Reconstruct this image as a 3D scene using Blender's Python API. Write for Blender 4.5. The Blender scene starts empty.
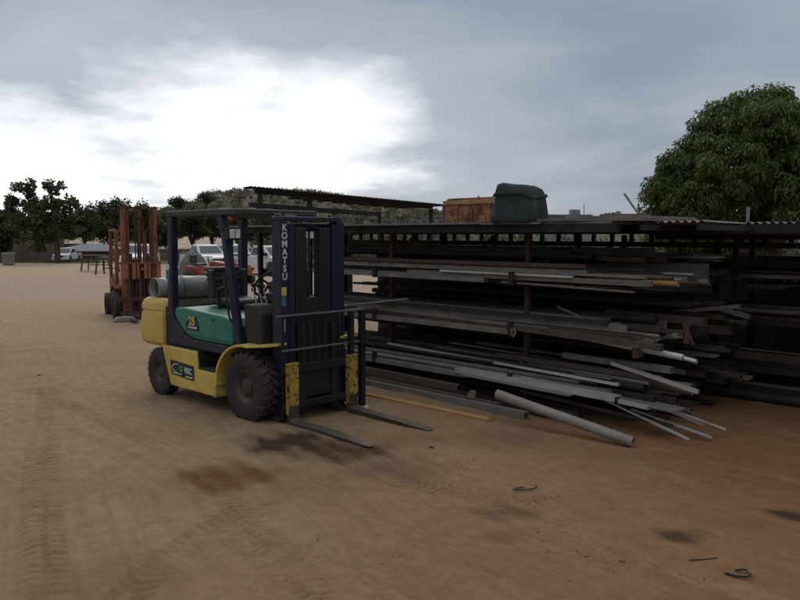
import bpy, bmesh, math, random
import numpy as np
from mathutils import Vector, Matrix, Euler
from mathutils import noise as mnoise

R = math.radians
S = bpy.context.scene
COL = S.collection
rnd = random.Random(7)

# ------------------------------------------------------------------ camera
PITCH = math.atan(62 / 737)
CAMH = 1.8
cd = bpy.data.cameras.new('camera')
cd.sensor_width = 36.0
cd.lens = 737 / 800 * 36
cd.clip_start = 0.05
cd.clip_end = 3000
cam = bpy.data.objects.new('camera', cd)
COL.objects.link(cam)
cam.location = (0, 0, CAMH)
cam.rotation_euler = (R(90) - PITCH, R(-0.25), 0)
S.camera = cam

# ------------------------------------------------------------------ world
W = bpy.data.worlds.new('World')
S.world = W
W.use_nodes = True
nt = W.node_tree
nt.nodes.clear()
SUN_EL, SUN_AZ = 38.0, -14.0      # azimuth from +Y towards +X


def nd(t, kind, **kw):
    n = t.nodes.new(kind)
    for k, v in kw.items():
        setattr(n, k, v)
    return n


def mth(t, op, a, b=None, c=None, clamp=False):
    n = t.nodes.new('ShaderNodeMath')
    n.operation = op
    n.use_clamp = clamp
    for i, v in enumerate((a, b, c)):
        if v is None:
            continue
        if isinstance(v, (int, float)):
            n.inputs[i].default_value = v
        else:
            t.links.new(v, n.inputs[i])
    return n.outputs[0]


def ramp(t, fac, stops, interp='LINEAR'):
    n = t.nodes.new('ShaderNodeValToRGB')
    n.color_ramp.interpolation = interp
    el = n.color_ramp.elements
    while len(el) < len(stops):
        el.new(0.5)
    for e, (p, c) in zip(el, stops):
        e.position = p
        e.color = (*c, 1) if len(c) == 3 else c
    t.links.new(fac, n.inputs[0])
    return n.outputs[0]


def build_world():
    t = nt
    out = nd(t, 'ShaderNodeOutputWorld')
    sky = nd(t, 'ShaderNodeTexSky', sky_type='NISHITA')
    sky.sun_disc = False
    sky.sun_elevation = R(SUN_EL)
    sky.sun_rotation = R(SUN_AZ)
    b1 = nd(t, 'ShaderNodeBackground')
    b1.inputs[1].default_value = 0.06
    t.links.new(sky.outputs[0], b1.inputs[0])
    tc = nd(t, 'ShaderNodeTexCoord')
    sp = nd(t, 'ShaderNodeSeparateXYZ')
    t.links.new(tc.outputs['Generated'], sp.inputs[0])
    x, y, z = sp.outputs
    az = mth(t, 'MULTIPLY', mth(t, 'ARCTAN2', x, y), 57.2958)
    el = mth(t, 'MULTIPLY', mth(t, 'ARCSINE', z), 57.2958)
    # cloud deck coordinates: clouds flatten towards the horizon
    den = mth(t, 'ADD', mth(t, 'MAXIMUM', z, 0.0), 0.16)
    cb = nd(t, 'ShaderNodeCombineXYZ')
    t.links.new(mth(t, 'DIVIDE', x, den), cb.inputs[0])
    t.links.new(mth(t, 'DIVIDE', y, den), cb.inputs[1])
    n1 = nd(t, 'ShaderNodeTexNoise')
    n1.inputs['Scale'].default_value = 1.15
    n1.inputs['Detail'].default_value = 9
    n1.inputs['Roughness'].default_value = 0.52
    n1.inputs['Distortion'].default_value = 0.35
    t.links.new(cb.outputs[0], n1.inputs['Vector'])
    n2 = nd(t, 'ShaderNodeTexNoise')
    n2.inputs['Scale'].default_value = 3.1
    n2.inputs['Detail'].default_value = 8
    n2.inputs['Roughness'].default_value = 0.6
    t.links.new(cb.outputs[0], n2.inputs['Vector'])
    base = ramp(t, n1.outputs[0], [(0.28, (0.235, 0.278, 0.35)), (0.5, (0.305, 0.35, 0.422)), (0.72, (0.41, 0.45, 0.515))])

    def blob(a0, e0, wa, we, k1, k2):
        da = mth(t, 'DIVIDE', mth(t, 'SUBTRACT', az, a0), wa)
        de = mth(t, 'DIVIDE', mth(t, 'SUBTRACT', el, e0), we)
        f = mth(t, 'SUBTRACT', 1.0, mth(t, 'ADD', mth(t, 'MULTIPLY', da, da), mth(t, 'MULTIPLY', de, de)))
        f = mth(t, 'ADD', f, mth(t, 'MULTIPLY', mth(t, 'SUBTRACT', n1.outputs[0], 0.5), k1))
        return mth(t, 'ADD', f, mth(t, 'MULTIPLY', mth(t, 'SUBTRACT', n2.outputs[0], 0.5), k2))
    m = mth(t, 'MAXIMUM', blob(-11.5, 5.4, 14.5, 9.6, 1.5, 1.15), blob(-28, 1.2, 22, 9.0, 1.5, 1.0))
    m = mth(t, 'MAXIMUM', m, blob(-5.5, 9.2, 8.0, 5.2, 1.0, 1.0))
    mask = ramp(t, m, [(0.0, (0, 0, 0)), (0.3, (0.2,) * 3), (0.6, (0.5,) * 3), (0.95, (0.85,) * 3), (1.0, (0.9, 0.9, 0.9))], 'LINEAR')
    mix = nd(t, 'ShaderNodeMix', data_type='RGBA')
    t.links.new(mask, mix.inputs[0])
    t.links.new(base, mix.inputs[6])
    mix.inputs[7].default_value = (1.18, 1.2, 1.24, 1)
    # wide glow of the sun behind the cloud
    g = mth(t, 'SUBTRACT', 1.0, mth(t, 'ADD', mth(t, 'POWER', mth(t, 'ABSOLUTE', mth(t, 'DIVIDE', mth(t, 'ADD', az, 14), 34)), 2.0),
                                    mth(t, 'POWER', mth(t, 'ABSOLUTE', mth(t, 'DIVIDE', mth(t, 'SUBTRACT', el, 4), 16)), 2.0)), clamp=True)
    ad = nd(t, 'ShaderNodeMix', data_type='RGBA', blend_type='ADD')
    t.links.new(mth(t, 'MULTIPLY', g, 0.22), ad.inputs[0])
    t.links.new(mix.outputs[2], ad.inputs[6])
    ad.inputs[7].default_value = (0.95, 0.95, 0.95, 1)
    # an overcast sky is brighter overhead
    zr = ramp(t, mth(t, 'DIVIDE', el, 90.0), [(0.22, (1, 1, 1)), (0.55, (2.75, 2.6, 2.35))])
    zm = nd(t, 'ShaderNodeMix', data_type='RGBA', blend_type='MULTIPLY'); zm.inputs[0].default_value = 1.0
    t.links.new(ad.outputs[2], zm.inputs[6]); t.links.new(zr, zm.inputs[7])
    b2 = nd(t, 'ShaderNodeBackground')
    b2.inputs[1].default_value = 1.0
    t.links.new(zm.outputs[2], b2.inputs[0])
    ms = nd(t, 'ShaderNodeMixShader')
    ms.inputs[0].default_value = 0.92
    t.links.new(b1.outputs[0], ms.inputs[1])
    t.links.new(b2.outputs[0], ms.inputs[2])
    t.links.new(ms.outputs[0], out.inputs[0])


build_world()

# ------------------------------------------------------------------ sun (veiled by cloud)
sl = bpy.data.lights.new('sun', 'SUN')
sl.energy = 0.95
sl.angle = R(28)
sl.color = (1.0, 0.97, 0.93)
sun = bpy.data.objects.new('sun', sl)
COL.objects.link(sun)
sd = Vector((math.sin(R(SUN_AZ)) * math.cos(R(SUN_EL)), math.cos(R(SUN_AZ)) * math.cos(R(SUN_EL)), math.sin(R(SUN_EL))))
sun.rotation_euler = sd.to_track_quat('Z', 'Y').to_euler()

S.view_settings.view_transform = 'Standard'
S.view_settings.look = 'None'
S.view_settings.exposure = 0.0
S.view_settings.gamma = 1.0
S.view_settings.use_curve_mapping = False
S.render.engine = 'CYCLES'
S.cycles.max_bounces = 6


# ================================================================== helpers
def G(px, py, z=0.0):
    """ground point seen at a photo pixel"""
    x = (px - 400) / 737
    y = -(py - 300) / 737
    c, s = math.cos(PITCH), math.sin(PITCH)
    d = Vector((x, c + y * s, -s + y * c))
    return Vector((0, 0, CAMH)) + d * ((z - CAMH) / d.z)


def tag(o, label=None, cat=None, group=None, kind=None):
    if label: o['label'] = label
    if cat: o['category'] = cat
    if group: o['group'] = group
    if kind: o['kind'] = kind
    return o


def empty(name, loc, rz=0.0, label=None, cat=None, group=None):
    o = bpy.data.objects.new(name, None)
    o.empty_display_size = 0.3
    COL.objects.link(o)
    o.location = loc
    o.rotation_euler = (0, 0, rz)
    return tag(o, label, cat, group)


class MB:
    def __init__(s):
        s.v = []; s.f = []; s.sm = []

    def add(s, vs, fs, smooth=False):
        n = len(s.v)
        s.v += [tuple(v) for v in vs]
        s.f += [tuple(i + n for i in f) for f in fs]
        s.sm += [smooth] * len(fs)
        return s

    def box(s, x0, x1, y0, y1, z0, z1, M=None):
        vs = [Vector(p) for p in ((x0, y0, z0), (x1, y0, z0), (x1, y1, z0), (x0, y1, z0), (x0, y0, z1), (x1, y0, z1), (x1, y1, z1), (x0, y1, z1))]
        if M is not None: vs = [M @ v for v in vs]
        return s.add(vs, [(0, 3, 2, 1), (4, 5, 6, 7), (0, 1, 5, 4), (1, 2, 6, 5), (2, 3, 7, 6), (3, 0, 4, 7)])

    def bar(s, a, b, w, h, up=(0, 0, 1)):
        """rectangular bar from a to b"""
        a, b = Vector(a), Vector(b)
        d = (b - a)
        L = d.length
        d.normalize()
        u = Vector(up)
        sd_ = d.cross(u)
        if sd_.length < 1e-4:
            sd_ = d.cross(Vector((0, 1, 0)))
        sd_.normalize()
        u = sd_.cross(d)
        vs = []
        for e in (a, b):
            for i, j in ((-1, -1), (1, -1), (1, 1), (-1, 1)):
                vs.append(e + sd_ * (i * w / 2) + u * (j * h / 2))
        return s.add(vs, [(0, 1, 2, 3), (7, 6, 5, 4), (0, 4, 5, 1), (1, 5, 6, 2), (2, 6, 7, 3), (3, 7, 4, 0)])

    def prism(s, poly, axis, a, b):
        """poly in the plane normal to axis; 'y': (x,z); 'x': (y,z); 'z': (x,y)"""
        def P(p, t):
            if axis == 'y': return (p[0], t, p[1])
            if axis == 'x': return (t, p[0], p[1])
            return (p[0], p[1], t)
        n = len(poly)
        vs = [P(p, a) for p in poly] + [P(p, b) for p in poly]
        fs = [tuple(range(n)), tuple(range(2 * n - 1, n - 1, -1))]
        fs += [(i, n + i, n + (i + 1) % n, (i + 1) % n) for i in range(n)]
        return s.add(vs, fs)

    def loft(s, rings, smooth=True, cap=True, closed=True):
        n = len(rings[0])
        vs = [p for r in rings for p in r]
        fs = []
        for k in range(len(rings) - 1):
            for i in range(n if closed else n - 1):
                j = (i + 1) % n
                fs.append((k * n + i, k * n + j, (k + 1) * n + j, (k + 1) * n + i))
        s.add(vs, fs, smooth)
        if cap:
            s.add(rings[0], [tuple(range(n - 1, -1, -1))])
            s.add(rings[-1], [tuple(range(n))])
        return s

    def tube(s, pts, r, n=8, cap=True):
        pts = [Vector(p) for p in pts]
        rs = r if isinstance(r, (list, tuple)) else [r] * len(pts)
        rings = []
        ref = None
        for i, p in enumerate(pts):
            a = pts[max(i - 1, 0)]; b = pts[min(i + 1, len(pts) - 1)]
            d = (b - a).normalized()
            if ref is None:
                ref = d.orthogonal().normalized()
            else:
                ref = (ref - d * ref.dot(d))
                ref = ref.normalized() if ref.length > 1e-5 else d.orthogonal().normalized()
            q = d.cross(ref)
            rings.append([p + ref * (math.cos(2 * math.pi * k / n) * rs[i]) + q * (math.sin(2 * math.pi * k / n) * rs[i]) for k in range(n)])
        return s.loft(rings, True, cap)

    def lathe(s, prof, c, axis='y', n=32, smooth=True):
        """prof: list of (r, t) swept round axis through c"""
        c = Vector(c)
        rings = []
        for k in range(n):
            a = 2 * math.pi * k / n
            ring = []
            for r, t in prof:
                if axis == 'y': p = Vector((r * math.cos(a), t, r * math.sin(a)))
                elif axis == 'x': p = Vector((t, r * math.cos(a), r * math.sin(a)))
                else: p = Vector((r * math.cos(a), r * math.sin(a), t))
                ring.append(c + p)
            rings.append(ring)
        m = len(prof)
        vs = [p for r in rings for p in r]
        fs = []
        for k in range(n):
            j = (k + 1) % n
            for i in range(m - 1):
                fs.append((k * m + i, k * m + i + 1, j * m + i + 1, j * m + i))
        return s.add(vs, fs, smooth)

    def ball(s, c, r, n=10, sc=(1, 1, 1)):
        c = Vector(c)
        rings = []
        for i in range(1, n):
            a = math.pi * i / n
            rings.append([c + Vector((r * sc[0] * math.sin(a) * math.cos(2 * math.pi * k / (2 * n)), r * sc[1] * math.sin(a) * math.sin(2 * math.pi * k / (2 * n)), r * sc[2] * math.cos(a))) for k in range(2 * n)])
        return s.loft(rings[::-1], True, True)

    def build(s, name, mat, parent=None, bevel=0.0, loc=None, label=None):
        me = bpy.data.meshes.new(name)
        me.from_pydata(s.v, [], s.f)
        me.polygons.foreach_set('use_smooth', s.sm)
        bm = bmesh.new(); bm.from_mesh(me)
        bmesh.ops.recalc_face_normals(bm, faces=bm.faces)
        bm.to_mesh(me); bm.free()
        me.materials.append(mat)
        o = bpy.data.objects.new(name, me)
        COL.objects.link(o)
        if parent: o.parent = parent
        if loc is not None: o.location = loc
        if bevel:
            b = o.modifiers.new('bevel', 'BEVEL')
            b.width = bevel; b.segments = 2; b.limit_method = 'ANGLE'; b.angle_limit = R(35)
        if label: o['label'] = label
        return o


def text_obj(txt, size, mat, parent, M, name='lettering', extrude=0.001, vertical=False, spacing=1.0):
    c = bpy.data.curves.new(name, 'FONT')
    c.body = '\n'.join(txt) if vertical else txt
    c.size = size
    c.extrude = extrude
    c.align_x = 'CENTER'
    c.align_y = 'CENTER'
    c.space_line = spacing
    c.offset = size * 0.035
    c.resolution_u = 4
    tmp = bpy.data.objects.new('tmp', c)
    COL.objects.link(tmp)
    bpy.context.view_layer.update()
    me = bpy.data.meshes.new_from_object(tmp)
    bpy.data.objects.remove(tmp)
    me.name = name
    me.materials.clear(); me.materials.append(mat)
    o = bpy.data.objects.new(name, me)
    COL.objects.link(o)
    if parent: o.parent = parent
    o.matrix_local = M
    return o


def copy_tree(o, parent=None):
    c = o.copy(); COL.objects.link(c); c.parent = parent
    for ch in list(o.children): copy_tree(ch, c)
    return c


# ------------------------------------------------------------------ materials
MATS = {}


def mat(name, col, col2=None, rough=0.7, metal=0.0, scale=6.0, bump=0.0, bscale=60, spot=None, spotcol=None, spotscale=9, detail=6, stretch=None, spec=0.4, dust=None, aniso=None):
    """painted / metal / timber surface: base colour varied by noise, optional worn spots, optional dust"""
    if name in MATS: return MATS[name]
    m = bpy.data.materials.new(name); m.use_nodes = True
    t = m.node_tree; b = t.nodes['Principled BSDF']
    tc = nd(t, 'ShaderNodeTexCoord'); vec = tc.outputs['Object']
    oi = nd(t, 'ShaderNodeObjectInfo')
    va = nd(t, 'ShaderNodeVectorMath', operation='ADD')
    t.links.new(vec, va.inputs[0])
    sc = nd(t, 'ShaderNodeVectorMath', operation='SCALE'); sc.inputs['Scale'].default_value = 37.0
    cbv = nd(t, 'ShaderNodeCombineXYZ'); t.links.new(oi.outputs['Random'], cbv.inputs[0]); t.links.new(oi.outputs['Random'], cbv.inputs[1])
    t.links.new(cbv.outputs[0], sc.inputs[0]); t.links.new(sc.outputs[0], va.inputs[1])
    vec = va.outputs[0]
    if stretch:
        mp = nd(t, 'ShaderNodeMapping'); mp.inputs['Scale'].default_value = stretch
        t.links.new(vec, mp.inputs[0]); vec = mp.outputs[0]
    n = nd(t, 'ShaderNodeTexNoise'); n.inputs['Scale'].default_value = scale; n.inputs['Detail'].default_value = detail; n.inputs['Roughness'].default_value = 0.65
    t.links.new(vec, n.inputs['Vector'])
    c2 = col2 or tuple(x * 0.62 for x in col)
    cur = ramp(t, n.outputs[0], [(0.32, c2), (0.62, col)])
    if spot is not None:
        n2 = nd(t, 'ShaderNodeTexNoise'); n2.inputs['Scale'].default_value = spotscale; n2.inputs['Detail'].default_value = 8; n2.inputs['Roughness'].default_value = 0.7
        t.links.new(vec, n2.inputs['Vector'])
        f = ramp(t, n2.outputs[0], [(spot, (0, 0, 0)), (spot + 0.05, (1, 1, 1))])
        mx = nd(t, 'ShaderNodeMix', data_type='RGBA'); t.links.new(f, mx.inputs[0]); t.links.new(cur, mx.inputs[6]); mx.inputs[7].default_value = (*spotcol, 1)
        cur = mx.outputs[2]
    if dust:
        ge = nd(t, 'ShaderNodeNewGeometry'); sp = nd(t, 'ShaderNodeSeparateXYZ'); t.links.new(ge.outputs['Normal'], sp.inputs[0])
        n3 = nd(t, 'ShaderNodeTexNoise'); n3.inputs['Scale'].default_value = 14; n3.inputs['Detail'].default_value = 6
        t.links.new(vec, n3.inputs['Vector'])
        f = mth(t, 'MULTIPLY', mth(t, 'ADD', mth(t, 'MULTIPLY', mth(t, 'MAXIMUM', sp.outputs[2], 0.0), 0.7), 0.3), mth(t, 'MULTIPLY', n3.outputs[0], dust * 2.0), clamp=True)
        mx = nd(t, 'ShaderNodeMix', data_type='RGBA'); t.links.new(f, mx.inputs[0]); t.links.new(cur, mx.inputs[6]); mx.inputs[7].default_value = (0.24, 0.17, 0.11, 1)
        cur = mx.outputs[2]
    t.links.new(cur, b.inputs['Base Color'])
    b.inputs['Roughness'].default_value = rough
    b.inputs['Metallic'].default_value = metal
    b.inputs['Specular IOR Level'].default_value = spec
    rr = ramp(t, n.outputs[0], [(0.3, (min(rough + .18, 1),) * 3), (0.7, (max(rough - .08, 0.05),) * 3)])
    t.links.new(rr, b.inputs['Roughness'])
    if bump:
        n4 = nd(t, 'ShaderNodeTexNoise'); n4.inputs['Scale'].default_value = bscale; n4.inputs['Detail'].default_value = 6
        t.links.new(vec, n4.inputs['Vector'])
        bp = nd(t, 'ShaderNodeBump'); bp.inputs['Strength'].default_value = bump; bp.inputs['Distance'].default_value = 0.01
        t.links.new(n4.outputs[0], bp.inputs['Height']); t.links.new(bp.outputs[0], b.inputs['Normal'])
    MATS[name] = m
    return m


yellow = mat('yellow_paint', (0.68, 0.48, 0.10), (0.54, 0.36, 0.075), rough=0.45, scale=3, spot=0.60, spotcol=(0.24, 0.14, 0.06), dust=0.36, spotscale=14)
navy = mat('navy_paint', (0.007, 0.010, 0.036), (0.007, 0.008, 0.022), rough=0.45, scale=5, dust=0.07, spot=0.70, spotcol=(0.09, 0.06, 0.045))
purple = mat('dark_violet_paint', (0.012, 0.012, 0.028), (0.018, 0.016, 0.026), rough=0.5, scale=5, dust=0.12)
green = mat('green_paint', (0.006, 0.19, 0.14), (0.006, 0.13, 0.10), rough=0.35, scale=4, dust=0.22, spot=0.66, spotcol=(0.05, 0.11, 0.09), spotscale=18)
roofdark = mat('dark_green_roof_paint', (0.02, 0.03, 0.028), rough=0.6, dust=0.3)
rubber = mat('tyre_rubber', (0.02, 0.018, 0.017), (0.034, 0.027, 0.022), rough=0.85, scale=9, dust=0.14, bump=0.3)
rimmat = mat('dirty_rim', (0.06, 0.045, 0.035), (0.03, 0.024, 0.02), rough=0.7, scale=12, dust=0.25)
blacksteel = mat('black_steel', (0.022, 0.022, 0.024), (0.035, 0.03, 0.026), rough=0.55, scale=8, dust=0.12)
forksteel = mat('worn_fork_steel', (0.07, 0.06, 0.055), (0.035, 0.028, 0.025), rough=0.5, metal=0.3, scale=9, dust=0.25)
chrome = mat('bare_steel_rod', (0.35, 0.34, 0.33), rough=0.3, metal=0.9)
greyrod = mat('grey_scratched_bar', (0.2, 0.19, 0.18), rough=0.5, metal=0.4)
vinyl = mat('black_vinyl', (0.03, 0.031, 0.036), rough=0.5, dust=0.15)
greypanel = mat('grey_brown_panel', (0.028, 0.024, 0.022), rough=0.6, dust=0.08)
tankmat = mat('silver_cylinder_paint', (0.26, 0.26, 0.26), (0.15, 0.145, 0.14), rough=0.45, metal=0.35, scale=5, dust=0.15)
whitep = mat('white_paint', (0.62, 0.62, 0.6), (0.5, 0.49, 0.46), rough=0.35, scale=1.5)
sticker_w = mat('white_sticker', (0.6, 0.6, 0.58), rough=0.6)
sticker_d = mat('dark_green_sign', (0.012, 0.03, 0.025), rough=0.5)
sticker_g = mat('lime_sticker', (0.25, 0.42, 0.06), rough=0.5)
sticker_y = mat('yellow_sticker', (0.6, 0.5, 0.12), rough=0.5)
sticker_t = mat('teal_sticker', (0.03, 0.16, 0.2), rough=0.5)
pinkw = mat('pinkish_label', (0.5, 0.38, 0.32), rough=0.6, spot=0.55, spotcol=(0.25, 0.1, 0.08), spotscale=40)
wornyellow = mat('worn_yellow_fork_back', (0.42, 0.27, 0.04), (0.3, 0.18, 0.03), rough=0.6, scale=14, spot=0.53, spotcol=(0.03, 0.02, 0.015), spotscale=22)
redlens = mat('red_lens', (0.30, 0.05, 0.025), rough=0.25)
mirror_m = mat('mirror_glass', (0.85, 0.85, 0.85), (0.8, 0.8, 0.8), rough=0.12, metal=1.0)
orange = mat('faded_orange_paint', (0.25, 0.088, 0.032), (0.10, 0.042, 0.024), rough=0.7, scale=6, spot=0.58, spotcol=(0.05, 0.025, 0.018), dust=0.15)
rustbrown = mat('brown_rust', (0.11, 0.045, 0.028), (0.06, 0.03, 0.022), rough=0.85, scale=10, bump=0.2)
redprimer = mat('red_oxide_primer', (0.09, 0.032, 0.027), (0.05, 0.022, 0.018), rough=0.75, scale=8)
darkmetal = mat('dark_weathered_steel', (0.024, 0.021, 0.019), (0.014, 0.012, 0.011), rough=0.75, scale=6, metal=0.1)
M_PIECE = {
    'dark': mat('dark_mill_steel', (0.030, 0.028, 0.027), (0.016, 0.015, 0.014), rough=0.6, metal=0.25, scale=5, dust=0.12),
    'rust': mat('rusted_steel', (0.08, 0.045, 0.03), (0.035, 0.024, 0.019), rough=0.85, scale=7, bump=0.15, dust=0.12),
    'grey': mat('weathered_galvanised_steel', (0.23, 0.22, 0.205), (0.12, 0.115, 0.105), rough=0.55, metal=0.35, scale=4, dust=0.3),
    'light': mat('bright_aluminium', (0.6, 0.59, 0.57), (0.4, 0.38, 0.35), rough=0.42, metal=0.5, scale=4, dust=0.12),
    'wood': mat('grey_weathered_timber', (0.19, 0.155, 0.125), (0.10, 0.08, 0.063), rough=0.85, scale=7, stretch=(1, 14, 14), bump=0.25),
    'ochre': mat('ochre_timber', (0.46, 0.25, 0.09), (0.32, 0.16, 0.055), rough=0.8, scale=6, stretch=(1, 12, 12), bump=0.2),
    'brown': mat('brown_painted_steel', (0.085, 0.062, 0.048), (0.045, 0.034, 0.028), rough=0.7, scale=5, dust=0.15),
}
roofsheet = mat('weathered_roof_sheet', (0.2, 0.19, 0.18), (0.1, 0.085, 0.075), rough=0.6, metal=0.2, scale=3, dust=0.2, spot=0.6, spotcol=(0.1, 0.055, 0.035))
darksheet = mat('dark_roof_and_shade_sheet', (0.03, 0.027, 0.025), (0.018, 0.016, 0.015), rough=0.8)
contrust = mat('rusty_orange_steel', (0.34, 0.16, 0.07), (0.2, 0.075, 0.035), rough=0.8, scale=5, spot=0.50, spotcol=(0.11, 0.04, 0.022), spotscale=4, bump=0.2)
paleorange = mat('pale_orange_trim', (0.42, 0.25, 0.11), rough=0.8, spot=0.6, spotcol=(0.12, 0.05, 0.03))
tarp = mat('dark_green_weathered_plastic', (0.022, 0.034, 0.028), (0.012, 0.015, 0.014), rough=0.7, scale=4, spot=0.58, spotcol=(0.05, 0.038, 0.03), spotscale=4, bump=0.2, bscale=18)
glass = mat('car_glass', (0.03, 0.045, 0.05), rough=0.08, spec=0.8)
blacktrim = mat('black_trim', (0.02, 0.02, 0.02), rough=0.6)
tanroof = mat('tan_roof_tiles', (0.52, 0.39, 0.27), (0.4, 0.29, 0.19), rough=0.8, scale=2)
brickwall = mat('brown_brick_wall', (0.2, 0.14, 0.1), rough=0.9, scale=3)
fascia = mat('dark_fascia', (0.06, 0.04, 0.03), rough=0.7)
paling = mat('grey_brown_paling', (0.2, 0.16, 0.12), (0.11, 0.085, 0.065), rough=0.9, scale=2, stretch=(6, 6, .6))
redpaint = mat('faded_red_paint', (0.30, 0.045, 0.03), (0.16, 0.03, 0.022), rough=0.55, scale=5, dust=0.2)
heapmat = mat('grey_green_gravel', (0.15, 0.145, 0.115), (0.09, 0.085, 0.07), rough=0.95, scale=10, bump=0.6, bscale=25)
concrete = mat('grey_concrete', (0.25, 0.24, 0.22), rough=0.9, scale=7)
bark = mat('bark', (0.09, 0.07, 0.055), (0.05, 0.04, 0.03), rough=0.95, scale=8, stretch=(3, 3, 0.6), bump=0.4, bscale=20)


def leafmat(name, stops, rough=0.55, trans=0.25):
    m = bpy.data.materials.new(name); m.use_nodes = True
    t = m.node_tree; b = t.nodes['Principled BSDF']; out = t.nodes['Material Output']
    ge = nd(t, 'ShaderNodeNewGeometry')
    c = ramp(t, ge.outputs['Random Per Island'], stops)
    t.links.new(c, b.inputs['Base Color'])
    b.inputs['Roughness'].default_value = rough
    b.inputs['Specular IOR Level'].default_value = 0.35
    tr = nd(t, 'ShaderNodeBsdfTranslucent'); t.links.new(c, tr.inputs[0])
    ms = nd(t, 'ShaderNodeMixShader'); ms.inputs[0].default_value = trans
    t.links.new(b.outputs[0], ms.inputs[1]); t.links.new(tr.outputs[0], ms.inputs[2]); t.links.new(ms.outputs[0], out.inputs[0])
    return m


leaf_mango = leafmat('mango_leaves', [(0, (0.042, 0.066, 0.016)), (0.5, (0.078, 0.11, 0.024)), (0.85, (0.115, 0.15, 0.034)), (1, (0.2, 0.19, 0.055))], trans=.35)
leaf_dark = leafmat('dark_tree_leaves', [(0, (0.04, 0.055, 0.024)), (0.6, (0.065, 0.082, 0.034)), (1, (0.11, 0.11, 0.045))], trans=.4)
leaf_mid = leafmat('olive_tree_leaves', [(0, (0.045, 0.058, 0.026)), (0.6, (0.08, 0.092, 0.04)), (1, (0.13, 0.12, 0.055))], trans=.4)
leaf_hill = leafmat('hill_scrub_leaves', [(0, (0.05, 0.06, 0.026)), (0.45, (0.08, 0.082, 0.036)), (0.75, (0.13, 0.105, 0.05)), (1, (0.18, 0.11, 0.06))])


# ================================================================== ground
def sstep(a, b, x):
    t = np.clip((x - a) / (b - a), 0, 1)
    return t * t * (3 - 2 * t)


TRACKS = [  # photo pixels along each track, half width (m), lug period, depth
    ([(31, 620), (34, 560), (36, 500), (38, 455), (46, 415), (40, 380), (10, 345)], 0.085, 0.085, 0.011),
    ([(56, 620), (56, 560), (54, 500), (52, 455), (58, 415), (52, 380), (22, 345)], 0.07, 0.085, 0.010),
    ([(345, 625), (300, 575), (262, 535), (225, 500), (190, 470), (140, 440), (60, 405), (-40, 370)], 0.10, 0.075, 0.010),
    ([(312, 625), (272, 580), (235, 540), (200, 505), (165, 475), (110, 448), (40, 420)], 0.05, 0.07, 0.006),
    ([(300, 440), (350, 462), (400, 480), (460, 492), (560, 505), (700, 512)], 0.16, 0.07, 0.009),
    ([(470, 428), (430, 452), (385, 470), (330, 482), (270, 500), (200, 540), (130, 600)], 0.12, 0.08, 0.008),
    ([(60, 610), (110, 580), (170, 560), (250, 552), (360, 560), (480, 580)], 0.12, 0.08, 0.007),
    ([(820, 470), (700, 455), (600, 462), (480, 500), (400, 560), (370, 625)], 0.10, 0.09, 0.004),
    ([(900, 560), (760, 540), (640, 545), (520, 575), (450, 620)], 0.11, 0.09, 0.004),
    ([(130, 410), (90, 395), (20, 370), (-60, 355)], 0.11, 0.09, 0.005),
    ([(240, 425), (200, 440), (120, 470), (60, 520), (-20, 600)], 0.10, 0.08, 0.004),
]
STAINS_AND_PATCHES = [  # px, py, radius across (m), stretch, strength, kind 0 dark, damp before the forks / 1 red damp / 2 oil
    (288, 446, 0.42, 1.0, 1.3, 0), (345, 452, 0.42, 1.3, 1.0, 0), (400, 470, 0.35, 1.4, 0.4, 0), (410, 440, 0.3, 1.3, 0.35, 0), (228, 480, 0.34, 1.3, 0.95, 1),
    (505, 512, 0.17, 1.4, 0.7, 2), (678, 536, 0.13, 1.25, 1.2, 2), (797, 516, 0.14, 1.2, 1.2, 2), (505, 440, 0.35, 1.5, 0.35, 0),
    (110, 585, 0.35, 1.6, 0.25, 1), (245, 410, 0.5, 1.4, 0.4, 0), (160, 398, 0.4, 1.4, 0.3, 0), (500, 538, 0.12, 1.3, 0.4, 2), (750, 525, 0.1, 2.0, 0.3, 1),  # patches at the near wheels only darken the soil
]


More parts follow.
